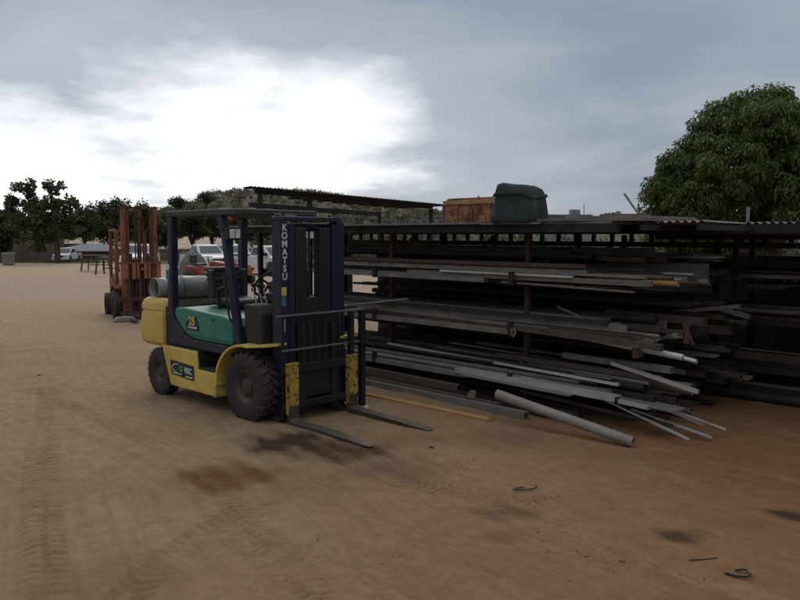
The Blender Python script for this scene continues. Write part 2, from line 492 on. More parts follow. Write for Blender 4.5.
def build_ground():
    xs = np.concatenate([-np.geomspace(500, 4.25, 60), np.arange(-4.2, 3.6, 0.016), np.geomspace(3.65, 500, 60)])
    ys = np.concatenate([np.linspace(-30, 2.6, 14), np.arange(2.8, 8.6, 0.016), np.geomspace(8.65, 900, 130)])
    X, Y = np.meshgrid(xs, ys)
    Z = 0.012 * np.sin(X * 1.3 + 1) * np.sin(Y * 0.9) + 0.008 * np.sin(X * 3.1 + Y * 1.7) + 0.02 * np.sin(X * .31 + 2) * np.sin(Y * .23)
    fade = np.clip(1 - (np.hypot(X, Y) - 9) / 6, 0.0, 1)
    Z = Z * (0.25 + 0.75 * fade) - 0.0
    rg = np.random.default_rng(3)
    for k in range(26):   # small random ripples
        a = rg.uniform(0, math.pi); f = rg.uniform(9, 60)
        Z += fade * (0.018 / f) * np.sin(f * (X * math.cos(a) + Y * math.sin(a)) + rg.uniform(0, 6) + 1.5 * np.sin(X * rg.uniform(.5, 3) + Y * rg.uniform(.5, 3)))
    soil = np.zeros(X.shape + (4,)); soil[..., 3] = 1
    for pts, hw, per, dep in TRACKS:
        P = [G(*p) for p in pts]
        # smooth the polyline
        Q = []
        for i in range(len(P) - 1):
            p0 = P[max(i - 1, 0)]; p1 = P[i]; p2 = P[i + 1]; p3 = P[min(i + 2, len(P) - 1)]
            for k in range(8):
                u = k / 8
                Q.append(0.5 * ((2 * p1) + (p2 - p0) * u + (2 * p0 - 5 * p1 + 4 * p2 - p3) * u * u + (-p0 + 3 * p1 - 3 * p2 + p3) * u ** 3))
        Q.append(P[-1])
        best = np.full(X.shape, 9.0); sarc = np.zeros(X.shape); side = np.zeros(X.shape)
        acc = 0
        for a, b in zip(Q[:-1], Q[1:]):
            dx, dy = b.x - a.x, b.y - a.y
            L = math.hypot(dx, dy)
            if L < 1e-6: continue
            tt = np.clip(((X - a.x) * dx + (Y - a.y) * dy) / (L * L), 0, 1)
            ex = X - (a.x + dx * tt); ey = Y - (a.y + dy * tt)
            dist = np.hypot(ex, ey)
            sg = (ex * (-dy) + ey * dx) / L
            mk = dist < best
            best = np.where(mk, dist, best); sarc = np.where(mk, acc + tt * L, sarc); side = np.where(mk, sg, side)
            acc += L
        inside = 1 - sstep(hw * 0.8, hw * 1.15, best)
        wear = 0.45 + 0.55 * np.sin(sarc * 1.9 + hw * 90) * np.sin(sarc * 0.77 + 2)
        wear = np.clip(wear + 0.35, 0, 1)
        n2d = 0.5 + 0.5 * np.sin(X * 5.1 + 2 * np.sin(Y * 3.3)) * np.sin(Y * 4.3 + 1.7 * np.sin(X * 2.9)) + 0.25 * np.sin(X * 17 + Y * 13) * np.sin(Y * 19 - X * 7)
        wear = wear * np.clip(0.45 + 0.75 * n2d, 0, 1.15)
        sarc = sarc + 0.007 * np.sin(X * 31 + Y * 23)
        ph = (sarc + 0.55 * np.abs(side)) / per
        lug = sstep(-0.3, 0.5, np.sin(2 * math.pi * ph))
        Z += inside * wear * (lug * dep * 1.1 - dep * 0.75) * np.clip(fade + .1, 0, 1)
        rim = np.exp(-((best - hw * 1.25) / (0.3 * hw)) ** 2) * (0.5 + 0.5 * np.sin(X * 9 + Y * 14))
        Z += rim * dep * 0.45
        soil[..., 2] = np.maximum(soil[..., 2], inside * wear * (1 - lug) * min(1, dep / 0.010))
    for px, py, r, st, amt, kind in STAINS_AND_PATCHES:
        c = G(px, py)
        nn = 0.22 * np.sin(X * 11 + c.x * 5) * np.sin(Y * 9) + 0.14 * np.sin(X * 23 + Y * 17) + 0.08 * np.sin(X * 51 - Y * 37) * np.sin(Y * 61 + X * 13)
        d = np.hypot((X - c.x) / (r * st), (Y - c.y) / r) + nn
        v = amt * (1 - sstep(0.15, 1.3, d))
        if kind == 1: soil[..., 0] = np.maximum(soil[..., 0], v)
        else: soil[..., 1] = np.maximum(soil[..., 1], v)
    Z = Z - 0.34 * sstep(32, 41, Y) * sstep(-16.5, -14, X) - 2.0 * sstep(58, 74, Y)
    n, m = X.shape
    me = bpy.data.meshes.new('ground')
    co = np.stack([X, Y, Z], -1).reshape(-1, 3).astype(np.float32)
    idx = np.arange(n * m).reshape(n, m)
    q = np.stack([idx[:-1, :-1], idx[:-1, 1:], idx[1:, 1:], idx[1:, :-1]], -1).reshape(-1, 4)
    me.vertices.add(n * m); me.vertices.foreach_set('co', co.ravel())
    me.loops.add(q.size); me.loops.foreach_set('vertex_index', q.ravel().astype(np.int32))
    me.polygons.add(len(q)); me.polygons.foreach_set('loop_start', np.arange(0, q.size, 4, dtype=np.int32))
    me.polygons.foreach_set('use_smooth', np.ones(len(q), dtype=bool))
    me.update(calc_edges=True)
    at = me.color_attributes.new('soil', 'FLOAT_COLOR', 'POINT')
    at.data.foreach_set('color', soil.reshape(-1).astype(np.float32))
    # material
    mt = bpy.data.materials.new('sandy_yard_soil'); mt.use_nodes = True
    t = mt.node_tree; b = t.nodes['Principled BSDF']
    ge = nd(t, 'ShaderNodeNewGeometry'); pos = ge.outputs['Position']
    sp = nd(t, 'ShaderNodeSeparateXYZ'); t.links.new(pos, sp.inputs[0])

    def noise(scale, detail=6, rough=0.6, vec=None, dist=0.0):
        k = nd(t, 'ShaderNodeTexNoise'); k.inputs['Scale'].default_value = scale; k.inputs['Detail'].default_value = detail
        k.inputs['Roughness'].default_value = rough; k.inputs['Distortion'].default_value = dist
        t.links.new(vec or pos, k.inputs['Vector']); return k.outputs[0]

    def mixc(f, a, bb, mode='MIX'):
        k = nd(t, 'ShaderNodeMix', data_type='RGBA', blend_type=mode)
        for i, v in ((0, f), (6, a), (7, bb)):
            if isinstance(v, (int, float)): k.inputs[i].default_value = v
            elif isinstance(v, tuple): k.inputs[i].default_value = (*v, 1)
            else: t.links.new(v, k.inputs[i])
        return k.outputs[2]
    # traffic smears along the forklift's way (stretched noise)
    mp = nd(t, 'ShaderNodeMapping', vector_type='TEXTURE'); mp.inputs['Rotation'].default_value = (0, 0, R(-46)); mp.inputs['Scale'].default_value = (2.6, 0.5, 1)
    t.links.new(pos, mp.inputs[0])
    streak = noise(0.9, 7, 0.62, mp.outputs[0], 0.6)
    mp2 = nd(t, 'ShaderNodeMapping'); mp2.inputs['Rotation'].default_value = (0, 0, R(-12)); mp2.inputs['Scale'].default_value = (0.12, 1.0, 1)
    t.links.new(pos, mp2.inputs[0])
    far = noise(0.55, 6, 0.6, mp2.outputs[0], 0.4)
    big = noise(0.35, 5, 0.55)
    # red soil to the right and near the racks: x - 0.55 y
    rx = mth(t, 'ADD', mth(t, 'MULTIPLY', sp.outputs[0], 0.30), mth(t, 'MULTIPLY', sp.outputs[1], -0.028))
    rx = mth(t, 'ADD', rx, 0.45)
    rx = mth(t, 'ADD', rx, mth(t, 'MULTIPLY', mth(t, 'SUBTRACT', 4.3, sp.outputs[1], clamp=True), 0.16))
    rx = mth(t, 'ADD', rx, mth(t, 'MULTIPLY', mth(t, 'SUBTRACT', big, 0.5), 1.5))
    rx = mth(t, 'ADD', rx, mth(t, 'MULTIPLY', mth(t, 'SUBTRACT', streak, 0.5), 1.3), clamp=True)
    c = mixc(rx, (0.52, 0.345, 0.195), (0.42, 0.205, 0.092))
    # pale dry dust patches
    c = mixc(mth(t, 'MULTIPLY', ramp(t, streak, [(0.5, (0, 0, 0)), (0.68, (1, 1, 1))]), 0.45), c, (0.56, 0.41, 0.245))
    c = mixc(mth(t, 'MULTIPLY', ramp(t, far, [(0.48, (0, 0, 0)), (0.62, (1, 1, 1))]), 0.35), c, (0.38, 0.24, 0.13))
    pg = noise(0.16, 4)
    c = mixc(mth(t, 'MULTIPLY', ramp(t, sp.outputs[1], [(0, (0, 0, 0)), (0.0001, (0, 0, 0))]), 0.0), c, (0.4, 0.34, 0.26))
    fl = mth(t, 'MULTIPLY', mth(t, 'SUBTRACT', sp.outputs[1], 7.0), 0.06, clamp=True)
    c = mixc(mth(t, 'MULTIPLY', fl, 0.75), c, (0.54, 0.405, 0.29))  # paler far soil, with backlit sheen put into its colour
    fine = noise(38, 5, 0.7)
    c = mixc(mth(t, 'MULTIPLY', ramp(t, fine, [(0.55, (0, 0, 0)), (0.72, (1, 1, 1))]), 0.35), c, (0.13, 0.085, 0.055))
    grit = noise(7.5, 8, 0.72)
    c = mixc(0.42, c, ramp(t, grit, [(0.3, (0.5, 0.48, 0.46)), (0.7, (1.25, 1.25, 1.25))]), 'MULTIPLY')
    # dragged tyre scuffs running the way the trucks drive
    mp3 = nd(t, 'ShaderNodeMapping', vector_type='TEXTURE'); mp3.inputs['Rotation'].default_value = (0, 0, R(-46)); mp3.inputs['Scale'].default_value = (2.2, 0.075, 1)
    t.links.new(pos, mp3.inputs[0])
    scuff = noise(1.6, 6, 0.6, mp3.outputs[0], 0.15)
    mp4 = nd(t, 'ShaderNodeMapping', vector_type='TEXTURE'); mp4.inputs['Rotation'].default_value = (0, 0, R(118)); mp4.inputs['Scale'].default_value = (1.4, 0.07, 1)
    t.links.new(pos, mp4.inputs[0])
    scuff2 = noise(1.3, 6, 0.6, mp4.outputs[0], 0.15)
    where = ramp(t, noise(0.8, 4, 0.5), [(0.42, (0, 0, 0)), (0.58, (1, 1, 1))])
    sc_mix = mixc(where, scuff, scuff2)
    c = mixc(0.3, c, ramp(t, sc_mix, [(0.36, (0.66, 0.64, 0.62)), (0.5, (1.0, 1.0, 1.0)), (0.66, (1.2, 1.2, 1.2))]), 'MULTIPLY')
    # soil attribute
    a = nd(t, 'ShaderNodeVertexColor'); a.layer_name = 'soil'
    sa = nd(t, 'ShaderNodeSeparateColor'); t.links.new(a.outputs[0], sa.inputs[0])
    edge = mth(t, 'ADD', 0.1, mth(t, 'MULTIPLY', grit, 1.9), clamp=False)
    c = mixc(mth(t, 'MULTIPLY', sa.outputs[0], edge, clamp=True), c, (0.24, 0.11, 0.052))
    c = mixc(mth(t, 'MULTIPLY', mth(t, 'MULTIPLY', sa.outputs[1], edge), 0.85, clamp=True), c, (0.10, 0.058, 0.036))
    c = mixc(mth(t, 'MULTIPLY', sa.outputs[2], 0.3), c, (0.13, 0.08, 0.05))
    # grass beyond the yard edge
    gy = mth(t, 'ADD', mth(t, 'SUBTRACT', sp.outputs[1], 50.0), mth(t, 'MULTIPLY', mth(t, 'SUBTRACT', noise(0.5), 0.5), 5.0))
    gl = mth(t, 'MULTIPLY', mth(t, 'SUBTRACT', -13.0, sp.outputs[0]), 0.5, clamp=True)
    gf = mth(t, 'MULTIPLY', mth(t, 'MULTIPLY', gy, 0.8, clamp=True), gl)
    gf = mth(t, 'MAXIMUM', gf, mth(t, 'MULTIPLY', mth(t, 'SUBTRACT', sp.outputs[1], 62.0), 0.4, clamp=True))
    c = mixc(gf, c, mixc(noise(2.0), (0.075, 0.085, 0.032), (0.15, 0.13, 0.06)))
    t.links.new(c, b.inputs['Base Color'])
    b.inputs['Roughness'].default_value = 0.95
    b.inputs['Specular IOR Level'].default_value = 0.15
    h = mth(t, 'ADD', mth(t, 'MULTIPLY', noise(60, 8, 0.75), 1.0), mth(t, 'MULTIPLY', noise(15, 7, 0.7), 1.5))
    h = mth(t, 'ADD', h, mth(t, 'MULTIPLY', sc_mix, 1.2))
    bp = nd(t, 'ShaderNodeBump'); bp.inputs['Strength'].default_value = 1.0; bp.inputs['Distance'].default_value = 0.03
    t.links.new(h, bp.inputs['Height']); t.links.new(bp.outputs[0], b.inputs['Normal'])
    me.materials.append(mt)
    o = bpy.data.objects.new('ground', me); COL.objects.link(o); o['kind'] = 'structure'


build_ground()


def build_pebbles():
    rg = random.Random(11)
    mb = MB()
    for k in range(6500):
        py = 300 + 300 * rg.random() ** 0.6
        px = rg.uniform(-20, 820)
        p = G(px, py)
        if p.y > 12: continue
        r = rg.uniform(0.002, 0.0065) * (rg.uniform(1.8, 2.8) if rg.random() < 0.06 else 1)
        z = p.z + r * 0.3
        vs = []
        a0 = rg.uniform(0, 6)
        for j in range(5):
            a = a0 + j * 1.257
            vs.append((p.x + r * rg.uniform(.7, 1.3) * math.cos(a), p.y + r * rg.uniform(.7, 1.3) * math.sin(a), z - r * 0.6))
        vs.append((p.x, p.y, z + r * 0.55))
        mb.add(vs, [(i, (i + 1) % 5, 5) for i in range(5)])
    o = mb.build('pebbles', mat('pebble_stone', (0.24, 0.16, 0.10), (0.12, 0.08, 0.05), rough=0.9, scale=3))
    tag(o, 'small stones and grit scattered over the sandy yard', 'pebbles', kind='stuff')


build_pebbles()


# ------------------------------------------------------------------ hill
def build_hill():
    sky_px = [(-200, 236), (0, 226), (100, 215), (170, 212), (195, 208), (212, 202), (226, 196), (262, 192.5), (300, 194), (330, 199), (380, 205), (430, 213), (480, 220), (560, 224), (640, 226), (760, 228), (1000, 233)]
    PX = np.array([p[0] for p in sky_px]); PY = np.array([p[1] for p in sky_px])
    us = np.linspace(0, 1, 180); vs_ = np.linspace(0, 1, 30)
    V = []; F = []
    for j, v in enumerate(vs_):
        dist = 95 + 150 * v
        for i, u in enumerate(us):
            px = -200 + 1200 * u
            x = (px - 400) / 737 * 195
            x = x * (0.8 + 0.25 * v)
            zt = (238 - np.interp(px, PX, PY)) / 737 * 195 + CAMH
            prof = sstep(0, 0.66, v) * (1 - 0.35 * sstep(0.66, 1, v))
            z = -3.2 + (zt + 3.2) * prof
            z += 0.8 * mnoise.noise(Vector((x * 0.08, dist * 0.08, 3))) * prof
            V.append((x, dist, z))
    n = len(us)
    for j in range(len(vs_) - 1):
        for i in range(n - 1):
            F.append((j * n + i, j * n + i + 1, (j + 1) * n + i + 1, (j + 1) * n + i))
    mb = MB(); mb.add(V, F, True)
    o = mb.build('hill', mat('hill_soil_and_grass', (0.095, 0.07, 0.036), (0.04, 0.048, 0.022), rough=0.95, scale=0.16, detail=8))
    o['kind'] = 'structure'
    return V, n


HV, HN = build_hill()


# ------------------------------------------------------------------ foliage
def leaf_mesh(C_, D_, size, width, rg):
    """C_: (N,3) leaf bases, D_: (N,3) unit directions"""
    N = len(C_)
    up = rg.normal(size=(N, 3))
    sidev = np.cross(D_, up); sidev /= (np.linalg.norm(sidev, axis=1, keepdims=True) + 1e-6)
    L = size * rg.uniform(0.7, 1.25, (N, 1)); Wd = L * width
    nrm = np.cross(sidev, D_)
    v0 = C_; v2 = C_ + D_ * L
    mid = C_ + D_ * L * 0.45 + nrm * L * 0.06
    v1 = mid + sidev * Wd / 2; v3 = mid - sidev * Wd / 2
    return np.stack([v0, v1, v2, v3], 1).reshape(-1, 3)


def leaf_object(name, verts, mt, parent=None):
    me = bpy.data.meshes.new(name)
    n = len(verts)
    me.vertices.add(n); me.vertices.foreach_set('co', verts.astype(np.float32).ravel())
    me.loops.add(n); me.loops.foreach_set('vertex_index', np.arange(n, dtype=np.int32))
    me.polygons.add(n // 4); me.polygons.foreach_set('loop_start', np.arange(0, n, 4, dtype=np.int32))
    me.update(calc_edges=True)
    me.materials.append(mt)
    o = bpy.data.objects.new(name, me); COL.objects.link(o)
    if parent: o.parent = parent
    return o


def unit(v):
    return v / (np.linalg.norm(v, axis=-1, keepdims=True) + 1e-9)


LOBES = None


def make_tree(name, loc, h, crown_r, crown_c, nclump, nleaf, lsize, lw, mt, label, cat='tree', group=None, seed=1, clump_r=0.5, droop=0.3, trunk_r=0.15, shell=0.55, lobes=None, lobe_px=None):
    """crown_r (rx,ry,rz) crown_c centre height; clumps spread through the crown's volume"""
    rg = np.random.default_rng(seed)
    root = empty(name, loc, 0, label, cat, group)
    cl = []
    if lobe_px:
        # crown made of separate leafy masses: (dx, dz, radius, depth offset) in metres round the trunk
        w_ = np.array([l[2] ** 2 for l in lobe_px]); w_ = w_ / w_.sum()
        while len(cl) < nclump:
            l = lobe_px[rg.choice(len(lobe_px), p=w_)]
            v = unit(rg.normal(size=3)) * (shell + (1 - shell) * rg.random()) * l[2]
            wob = 1 + 0.25 * mnoise.noise(Vector((v[0] * 2 + l[0], v[1] * 2, v[2] * 2 + seed)))
            cl.append(np.array([l[0], l[3], l[1]]) + v * wob)
    while len(cl) < nclump:
        p = rg.uniform(-1, 1, 3)
        r = np.linalg.norm(p)
        if r > 1 or r < shell * rg.random(): continue
        q = Vector(p * 1.6 + seed)
        if lobes and mnoise.noise(q * lobes) < -0.12: continue
        edge = 1 + 0.22 * mnoise.noise(Vector(p / r * 2.3) + Vector((seed, 0, 0)))
        cl.append(np.array([p[0] * crown_r[0], p[1] * crown_r[1], crown_c + p[2] * crown_r[2]]) * np.array([edge, edge, 1]))
    cl = np.array(cl)
    base = np.repeat(cl, nleaf, axis=0)
    off = unit(rg.normal(size=base.shape)) * (rg.random((len(base), 1)) ** 0.5) * clump_r
    off[:, 2] *= 0.75
    C_ = base + off
    D_ = unit(unit(off) * 0.7 + rg.normal(size=base.shape) * 0.45 + np.array([0, 0, -droop]))
    leaf_object('crown', leaf_mesh(C_, D_, lsize, lw, rg), mt, root)
    tb = MB()
    top = Vector((0, 0, crown_c - crown_r[2] * 0.35))
    tb.tube([(0, 0, -0.1), (0.05 * h * .1, 0, top.z * 0.5), top], [trunk_r * 1.25, trunk_r, trunk_r * 0.75], 9)
    pick = cl[rg.permutation(len(cl))[:min(22, len(cl))]]
    for p in pick:
        p = Vector(p)
        m1 = top.lerp(p, 0.5) + Vector((0, 0, -0.12 * (p - top).length))
        s0 = Vector((0, 0, top.z * rg.uniform(0.72, 1.0)))
        tb.tube([s0, m1, p], [trunk_r * 0.42, trunk_r * 0.26, trunk_r * 0.07], 6)
    tb.build('trunk', bark, root)
    return root


def xat(px, Y): return (px - 400) / 737 * Y


def lobes_from(px0, Y, z0, items):
    """leafy masses from the outline: each (px, py, radius px, depth)"""
    return [((px - px0) / 737 * Y, CAMH + (238 - py) / 737 * Y - z0, r / 737 * Y, d) for px, py, r, d in items]


# big mango tree on the right, behind the racks
make_tree('mango_tree', (xat(772, 21), 21, 0), 7, (3.7, 3.3, 3.3), 2.65, 1250, 100, 0.155, 0.30, leaf_mango,
          'large mango tree with drooping dark green leaves behind the racks at right', seed=4, clump_r=0.28, droop=1.1, trunk_r=0.28, shell=0.55,
          lobe_px=lobes_from(772, 21, 0, [(764, 112, 25, 0), (728, 114, 22, .3), (788, 124, 26, .2), (748, 138, 36, -.8), (708, 136, 20, .3), (816, 150, 34, .2), (688, 160, 22, .2), (716, 172, 36, -.9), (672, 168, 18, 0),
                                          (662, 192, 19, 0), (684, 205, 28, -.6), (765, 180, 40, -1.0), (838, 185, 40, 0), (740, 222, 34, .2), (700, 240, 34, 0), (870, 225, 40, .5), (652, 214, 13, 0), (780, 225, 20, 1.2), (652, 232, 14, 0)]))
# the bushy tree at the far left
make_tree('broadleaf_tree', (xat(58, 50), 50, 0), 6, (2.75, 2.2, 2.45), 3.7, 135, 52, 0.25, 0.62, leaf_mid,
          'open bushy tree with round leaf clumps by the white vehicle at far left', seed=21, clump_r=0.30, droop=0.1, trunk_r=0.17, shell=0.5,
          lobe_px=lobes_from(58, 50, 0, [(30, 188, 7, 0), (16, 192, 7, .5), (18, 203, 6, 0), (50, 192, 9, 0), (63, 190, 6, .3), (76, 188, 4, 0), (77, 203, 5, 0), (40, 205, 15, -.3), (62, 208, 13, .3), (30, 222, 17, 0), (58, 226, 18, -.3),
                                         (74, 222, 9, 0), (44, 240, 12, 0), (70, 232, 7, 0), (12, 214, 8, .4)]))
make_tree('broadleaf_tree', (xat(8, 52), 52, 0), 4, (2.8, 2.0, 1.8), 2.3, 110, 60, 0.28, 0.6, leaf_dark,
          'low dark tree at the left edge of the photo in front of the paling fence', seed=22, clump_r=0.4, droop=0.1, trunk_r=0.14, shell=0.4,
          lobe_px=lobes_from(8, 52, 0, [(5, 222, 12, 0), (-10, 226, 16, 0), (14, 236, 13, -.4), (2, 244, 12, 0), (-25, 235, 18, 0)]))
# dense trees beyond the fence
far_trees = [
    (112, 66, [(112, 212, 14, 0), (100, 216, 12, .5), (124, 214, 11, 0), (92, 226, 12, 0), (112, 232, 16, -.5), (132, 228, 12, 0)], 'dense dark tree between the bushy tree and the orange forklift', 31),
    (143, 68, [(143, 212, 8, 0), (137, 221, 11, 0), (152, 224, 12, 0), (146, 236, 12, 0)], 'dark tree rising directly behind the orange forklift mast', 32),
    (170, 74, [(166, 222, 10, 0), (174, 229, 11, 0), (165, 238, 10, 0)], 'lower green tree just right of the orange forklift mast', 33),
    (86, 78, [(86, 218, 10, 0), (80, 228, 12, 0), (94, 230, 10, 0)], 'rounded far tree showing right of the bushy tree over the tan roofs', 34),
    (193, 72, [(193, 222, 11, 0), (186, 229, 9, 0), (199, 232, 8, .5)], 'dark tree seen at the left of the forklift guard opening', 35),
    (213, 76, [(213, 221, 11, 0), (206, 229, 8, 0), (219, 230, 9, 0)], 'dark tree seen in the middle of the forklift guard opening', 36),
    (238, 78, [(238, 220, 12, 0), (230, 229, 9, 0), (246, 229, 9, 0)], 'dark tree seen behind the mirror of the yellow forklift', 37),
    (265, 84, [(262, 224, 12, 0), (272, 232, 10, 0), (255, 234, 9, 0)], 'olive tree seen right of the mirror above the third utility truck', 38),
    (18, 72, [(18, 222, 16, 0), (0, 226, 18, 0), (-25, 224, 20, 0), (34, 230, 12, 0)], 'dark tree beyond the paling fence at the far left edge', 39),
]
for px, Y, lb_, lab, sd_ in far_trees:
    z0 = -2.2 if Y > 70 else -1.2
    make_tree('broadleaf_tree', (xat(px, Y), Y, z0), 5, (2, 2, 1.2), 4.2, 100, 75, 0.25, 0.55, leaf_dark if sd_ % 3 else leaf_mid, lab, seed=sd_, clump_r=0.45, droop=0.2, trunk_r=0.12,
              shell=0.4, group='trees beyond the yard fence', lobe_px=lobes_from(px, Y, z0, lb_))
# skyline trees on the hill
for px, py, Y, r, lab, sd_ in [(179, 202, 105, .85, 'small round tree alone on the skyline left of the hill', 41),
                               (207, 196, 120, 1.3, 'feathery tree standing at the left end of the hill skyline', 42),
                               (345, 202, 185, 1.5, 'tiny tree on the hill skyline above the canopy roof', 43),
                               (612, 214, 120, 1.6, 'little round tree peeping over the rack roof left of the leaning pole', 44)]:
    zc = (238 - py) / 737 * Y + CAMH
    make_tree('skyline_tree', (xat(px, Y), Y, zc - 3.6 - r), 5, (r * 1.15, r, r * 0.7), 3.6 + r * 0.75, 30, 40, 0.3, 0.5, leaf_dark, lab, seed=sd_, clump_r=0.42, lobes=1.4, trunk_r=0.16, group='trees on the skyline')


def build_scrub():
    rg = np.random.default_rng(77)
    hv = np.array(HV)
    pxs = 400 + hv[:, 0] / hv[:, 1] * 737
    hv = hv[(pxs > 120) & (pxs < 560) & (hv[:, 1] < 205)]
    pts = []
    for k in range(2300):
        i = rg.integers(0, len(hv))
        p = hv[i] + rg.normal(size=3) * np.array([1.3, 2.5, 0.1])
        if p[1] > 210: continue
        s = rg.uniform(0.4, 1.5)
        nl = 80
        off = unit(rg.normal(size=(nl, 3))) * rg.random((nl, 1)) ** .5 * s * np.array([1.2, 1.2, 0.75])
        pts.append(p + off + np.array([0, 0, s * 0.3]))
    C_ = np.concatenate(pts)
    D_ = unit(rg.normal(size=C_.shape))
    o = leaf_object('hill_scrub', leaf_mesh(C_, D_, 0.3, 0.7, rg), leaf_hill)
    tag(o, 'scrub and small bushes covering the hillside behind the yard', 'scrub', kind='stuff')
    # shrubs along the far side of the yard, seen under and over the rack
    pts = []
    for k in range(520):
        Y = rg.uniform(64, 80)
        px = rg.uniform(255, 1000)
        s = rg.uniform(0.6, 1.3)
        zt = rg.uniform(-1.2, 1.4)
        nl = 26
        off = unit(rg.normal(size=(nl, 3))) * rg.random((nl, 1)) ** .5 * s
        pts.append(np.array([xat(px, Y), Y, zt]) + off)
    C_ = np.concatenate(pts)
    o = leaf_object('shrub_belt', leaf_mesh(C_, unit(rg.normal(size=C_.shape)), 0.45, 0.6, rg), leaf_dark)
    tag(o, 'belt of shrubs beyond the yard seen through the gap under the rack roof', 'shrubs', kind='stuff')


build_scrub()


def build_grass():
    rg = np.random.default_rng(5)
    N = 9000
    px = rg.uniform(-60, 100, N); Y = rg.uniform(49.5, 55, N)
    C_ = np.stack([(px - 400) / 737 * Y, Y, np.zeros(N)], 1)
    D_ = unit(rg.normal(size=(N, 3)) * 0.35 + np.array([0, 0, 1]))
    o = leaf_object('grass_strip', leaf_mesh(C_, D_, 0.14, 0.2, rg), leafmat('grass_blades', [(0, (0.07, 0.09, 0.03)), (1, (0.16, 0.15, 0.07))]))
    tag(o, 'rough grass in front of the paling fence at far left', 'grass', kind='stuff')


build_grass()

# ================================================================== distant yard things
# paling fence
fr = empty('paling_fence', (xat(-60, 55.5), 55.5, 0), 0, 'long grey timber paling fence behind the bushy tree at left', 'fence')
fence_len = xat(64, 55.5) - xat(-60, 55.5)
mb = MB(); x = 0
rg_ = random.Random(2)
while x < fence_len:
    hh = 1.68 + rg_.uniform(-0.03, 0.03)
    mb.box(x, x + 0.14, 0, 0.02, 0.04, hh); x += 0.152
mb.build('paling', paling, fr)
for zz in (0.4, 1.3):
    MB().box(0, fence_len, 0.022, 0.07, zz, zz + .08).build('rail', paling, fr)
for k in range(int(fence_len / 2.4) + 1):
    MB().box(k * 2.4, k * 2.4 + .1, 0.073, 0.17, 0, 1.75).build('fence_post', paling, fr)


fr = empty('board_fence', (xat(112, 56), 56, -.4), 0, 'low brown board fence behind the parked utility trucks', 'fence')
fl_ = xat(300, 56) - xat(112, 56)
mb = MB(); x = 0
while x < fl_:
    mb.box(x, x + 0.19, 0, 0.02, 0.04, 1.32 + rg_.uniform(-.02, .02)); x += 0.2
mb.build('paling', mat('brown_boards', (0.2, 0.14, 0.1), (0.12, 0.085, 0.06), rough=.9, scale=2), fr)
for k in range(int(fl_ / 2.4) + 1):
    MB().box(k * 2.4, k * 2.4 + .1, 0.023, 0.12, 0, 1.4).build('fence_post', paling, fr)
MB().box(0, fl_, -.05, -.003, 1.16, 1.24).build('rail', paling, fr)


def gable_house(name, loc, rz, Lx, Ly, wall_h, roof_h, label, nwin=3, eave=0.5):
    h = empty(name, loc, rz, label, 'house')
    MB().box(-Lx / 2, Lx / 2, -Ly / 2, Ly / 2, -0.5, wall_h).build('wall', brickwall, h)
    e = eave
    a = [(-Lx / 2 - e, -Ly / 2 - e, wall_h + .01), (Lx / 2 + e, -Ly / 2 - e, wall_h + .01), (Lx / 2 + e, Ly / 2 + e, wall_h + .01), (-Lx / 2 - e, Ly / 2 + e, wall_h + .01),
         (-Lx / 2 + Ly * 0.35, 0, wall_h + roof_h), (Lx / 2 - Ly * 0.35, 0, wall_h + roof_h)]
    MB().add(a, [(0, 1, 5, 4), (2, 3, 4, 5), (0, 4, 3), (1, 2, 5), (3, 2, 1, 0)]).build('roof', tanroof, h)
    MB().box(-Lx / 2 - e - .03, Lx / 2 + e + .03, -Ly / 2 - e - .05, -Ly / 2 - e - 0.01, wall_h - .16, wall_h + .06).build('gutter', fascia, h)
    for k in range(nwin):
        cx = -Lx / 2 + (k + 0.5) * Lx / nwin
        w = MB().box(cx - .7, cx + .7, -Ly / 2 - .05, -Ly / 2 - .003, wall_h - 1.35, wall_h - .35).build('window', whitep, h)
        MB().box(cx - .62, cx + .62, -Ly / 2 - .062, -Ly / 2 - .052, wall_h - 1.28, wall_h - .42).build('pane', glass, w)
    return h


gable_house('brick_house', (xat(212, 82), 82, -2.3), R(4), 9.5, 8, 2.75, 1.75, 'low house with a wide tan roof behind the parked utility trucks', 4)
gable_house('brick_house', (xat(82, 92), 92, -2.3), R(-6), 6, 6, 3.2, 1.9, 'small tan roofed house showing between the trees at left', 2)
gable_house('grey_shed', (xat(94, 72), 72, -2.2), R(3), 5.6, 5, 2.6, 0.7, 'low grey roofed shed beyond the fence left of the orange forklift', 2)
bpy.data.objects['grey_shed'].children[1].data.materials[0] = mat('grey_shed_roof', (0.14, 0.15, 0.17), rough=0.7)


def flat_building(px, py, Y, w, label):
    z = (238 - py) / 737 * Y + CAMH
    b = empty('flat_roofed_building', (xat(px, Y), Y, -2.5), 0, label, 'building')
    H = z + 2.5
    MB().box(-w / 2, w / 2, 0, 8, 0, H - .3).build('wall', mat('pale_render', (0.3, 0.29, 0.27), rough=0.9), b)
    MB().box(-w / 2 - .3, w / 2 + .3, -.3, 8.3, H - .3 + .002, H).build('roof', mat('grey_metal_roof', (0.2, 0.2, 0.2), rough=0.6), b)
    MB().box(w * .15, w * .32, 1, 3, H + .002, H + .9).build('roof_plant_box', concrete, b)
    for k in range(5):
        cx = -w / 2 + (k + .5) * w / 5
        MB().box(cx - w * .06, cx + w * .06, -.03, -.003, H - 1.9, H - .9).build('window', glass, b)
    MB().tube([(w * .42, 2, H), (w * .42, 2, H + 1.9)], 0.05, 6).build('antenna', blacktrim, b)


flat_building(564, 214, 130, 9, 'far flat roofed building with rooftop boxes behind the green bin')
flat_building(440, 216, 150, 8, 'far pale building showing between the canopy and the rusty skip box')


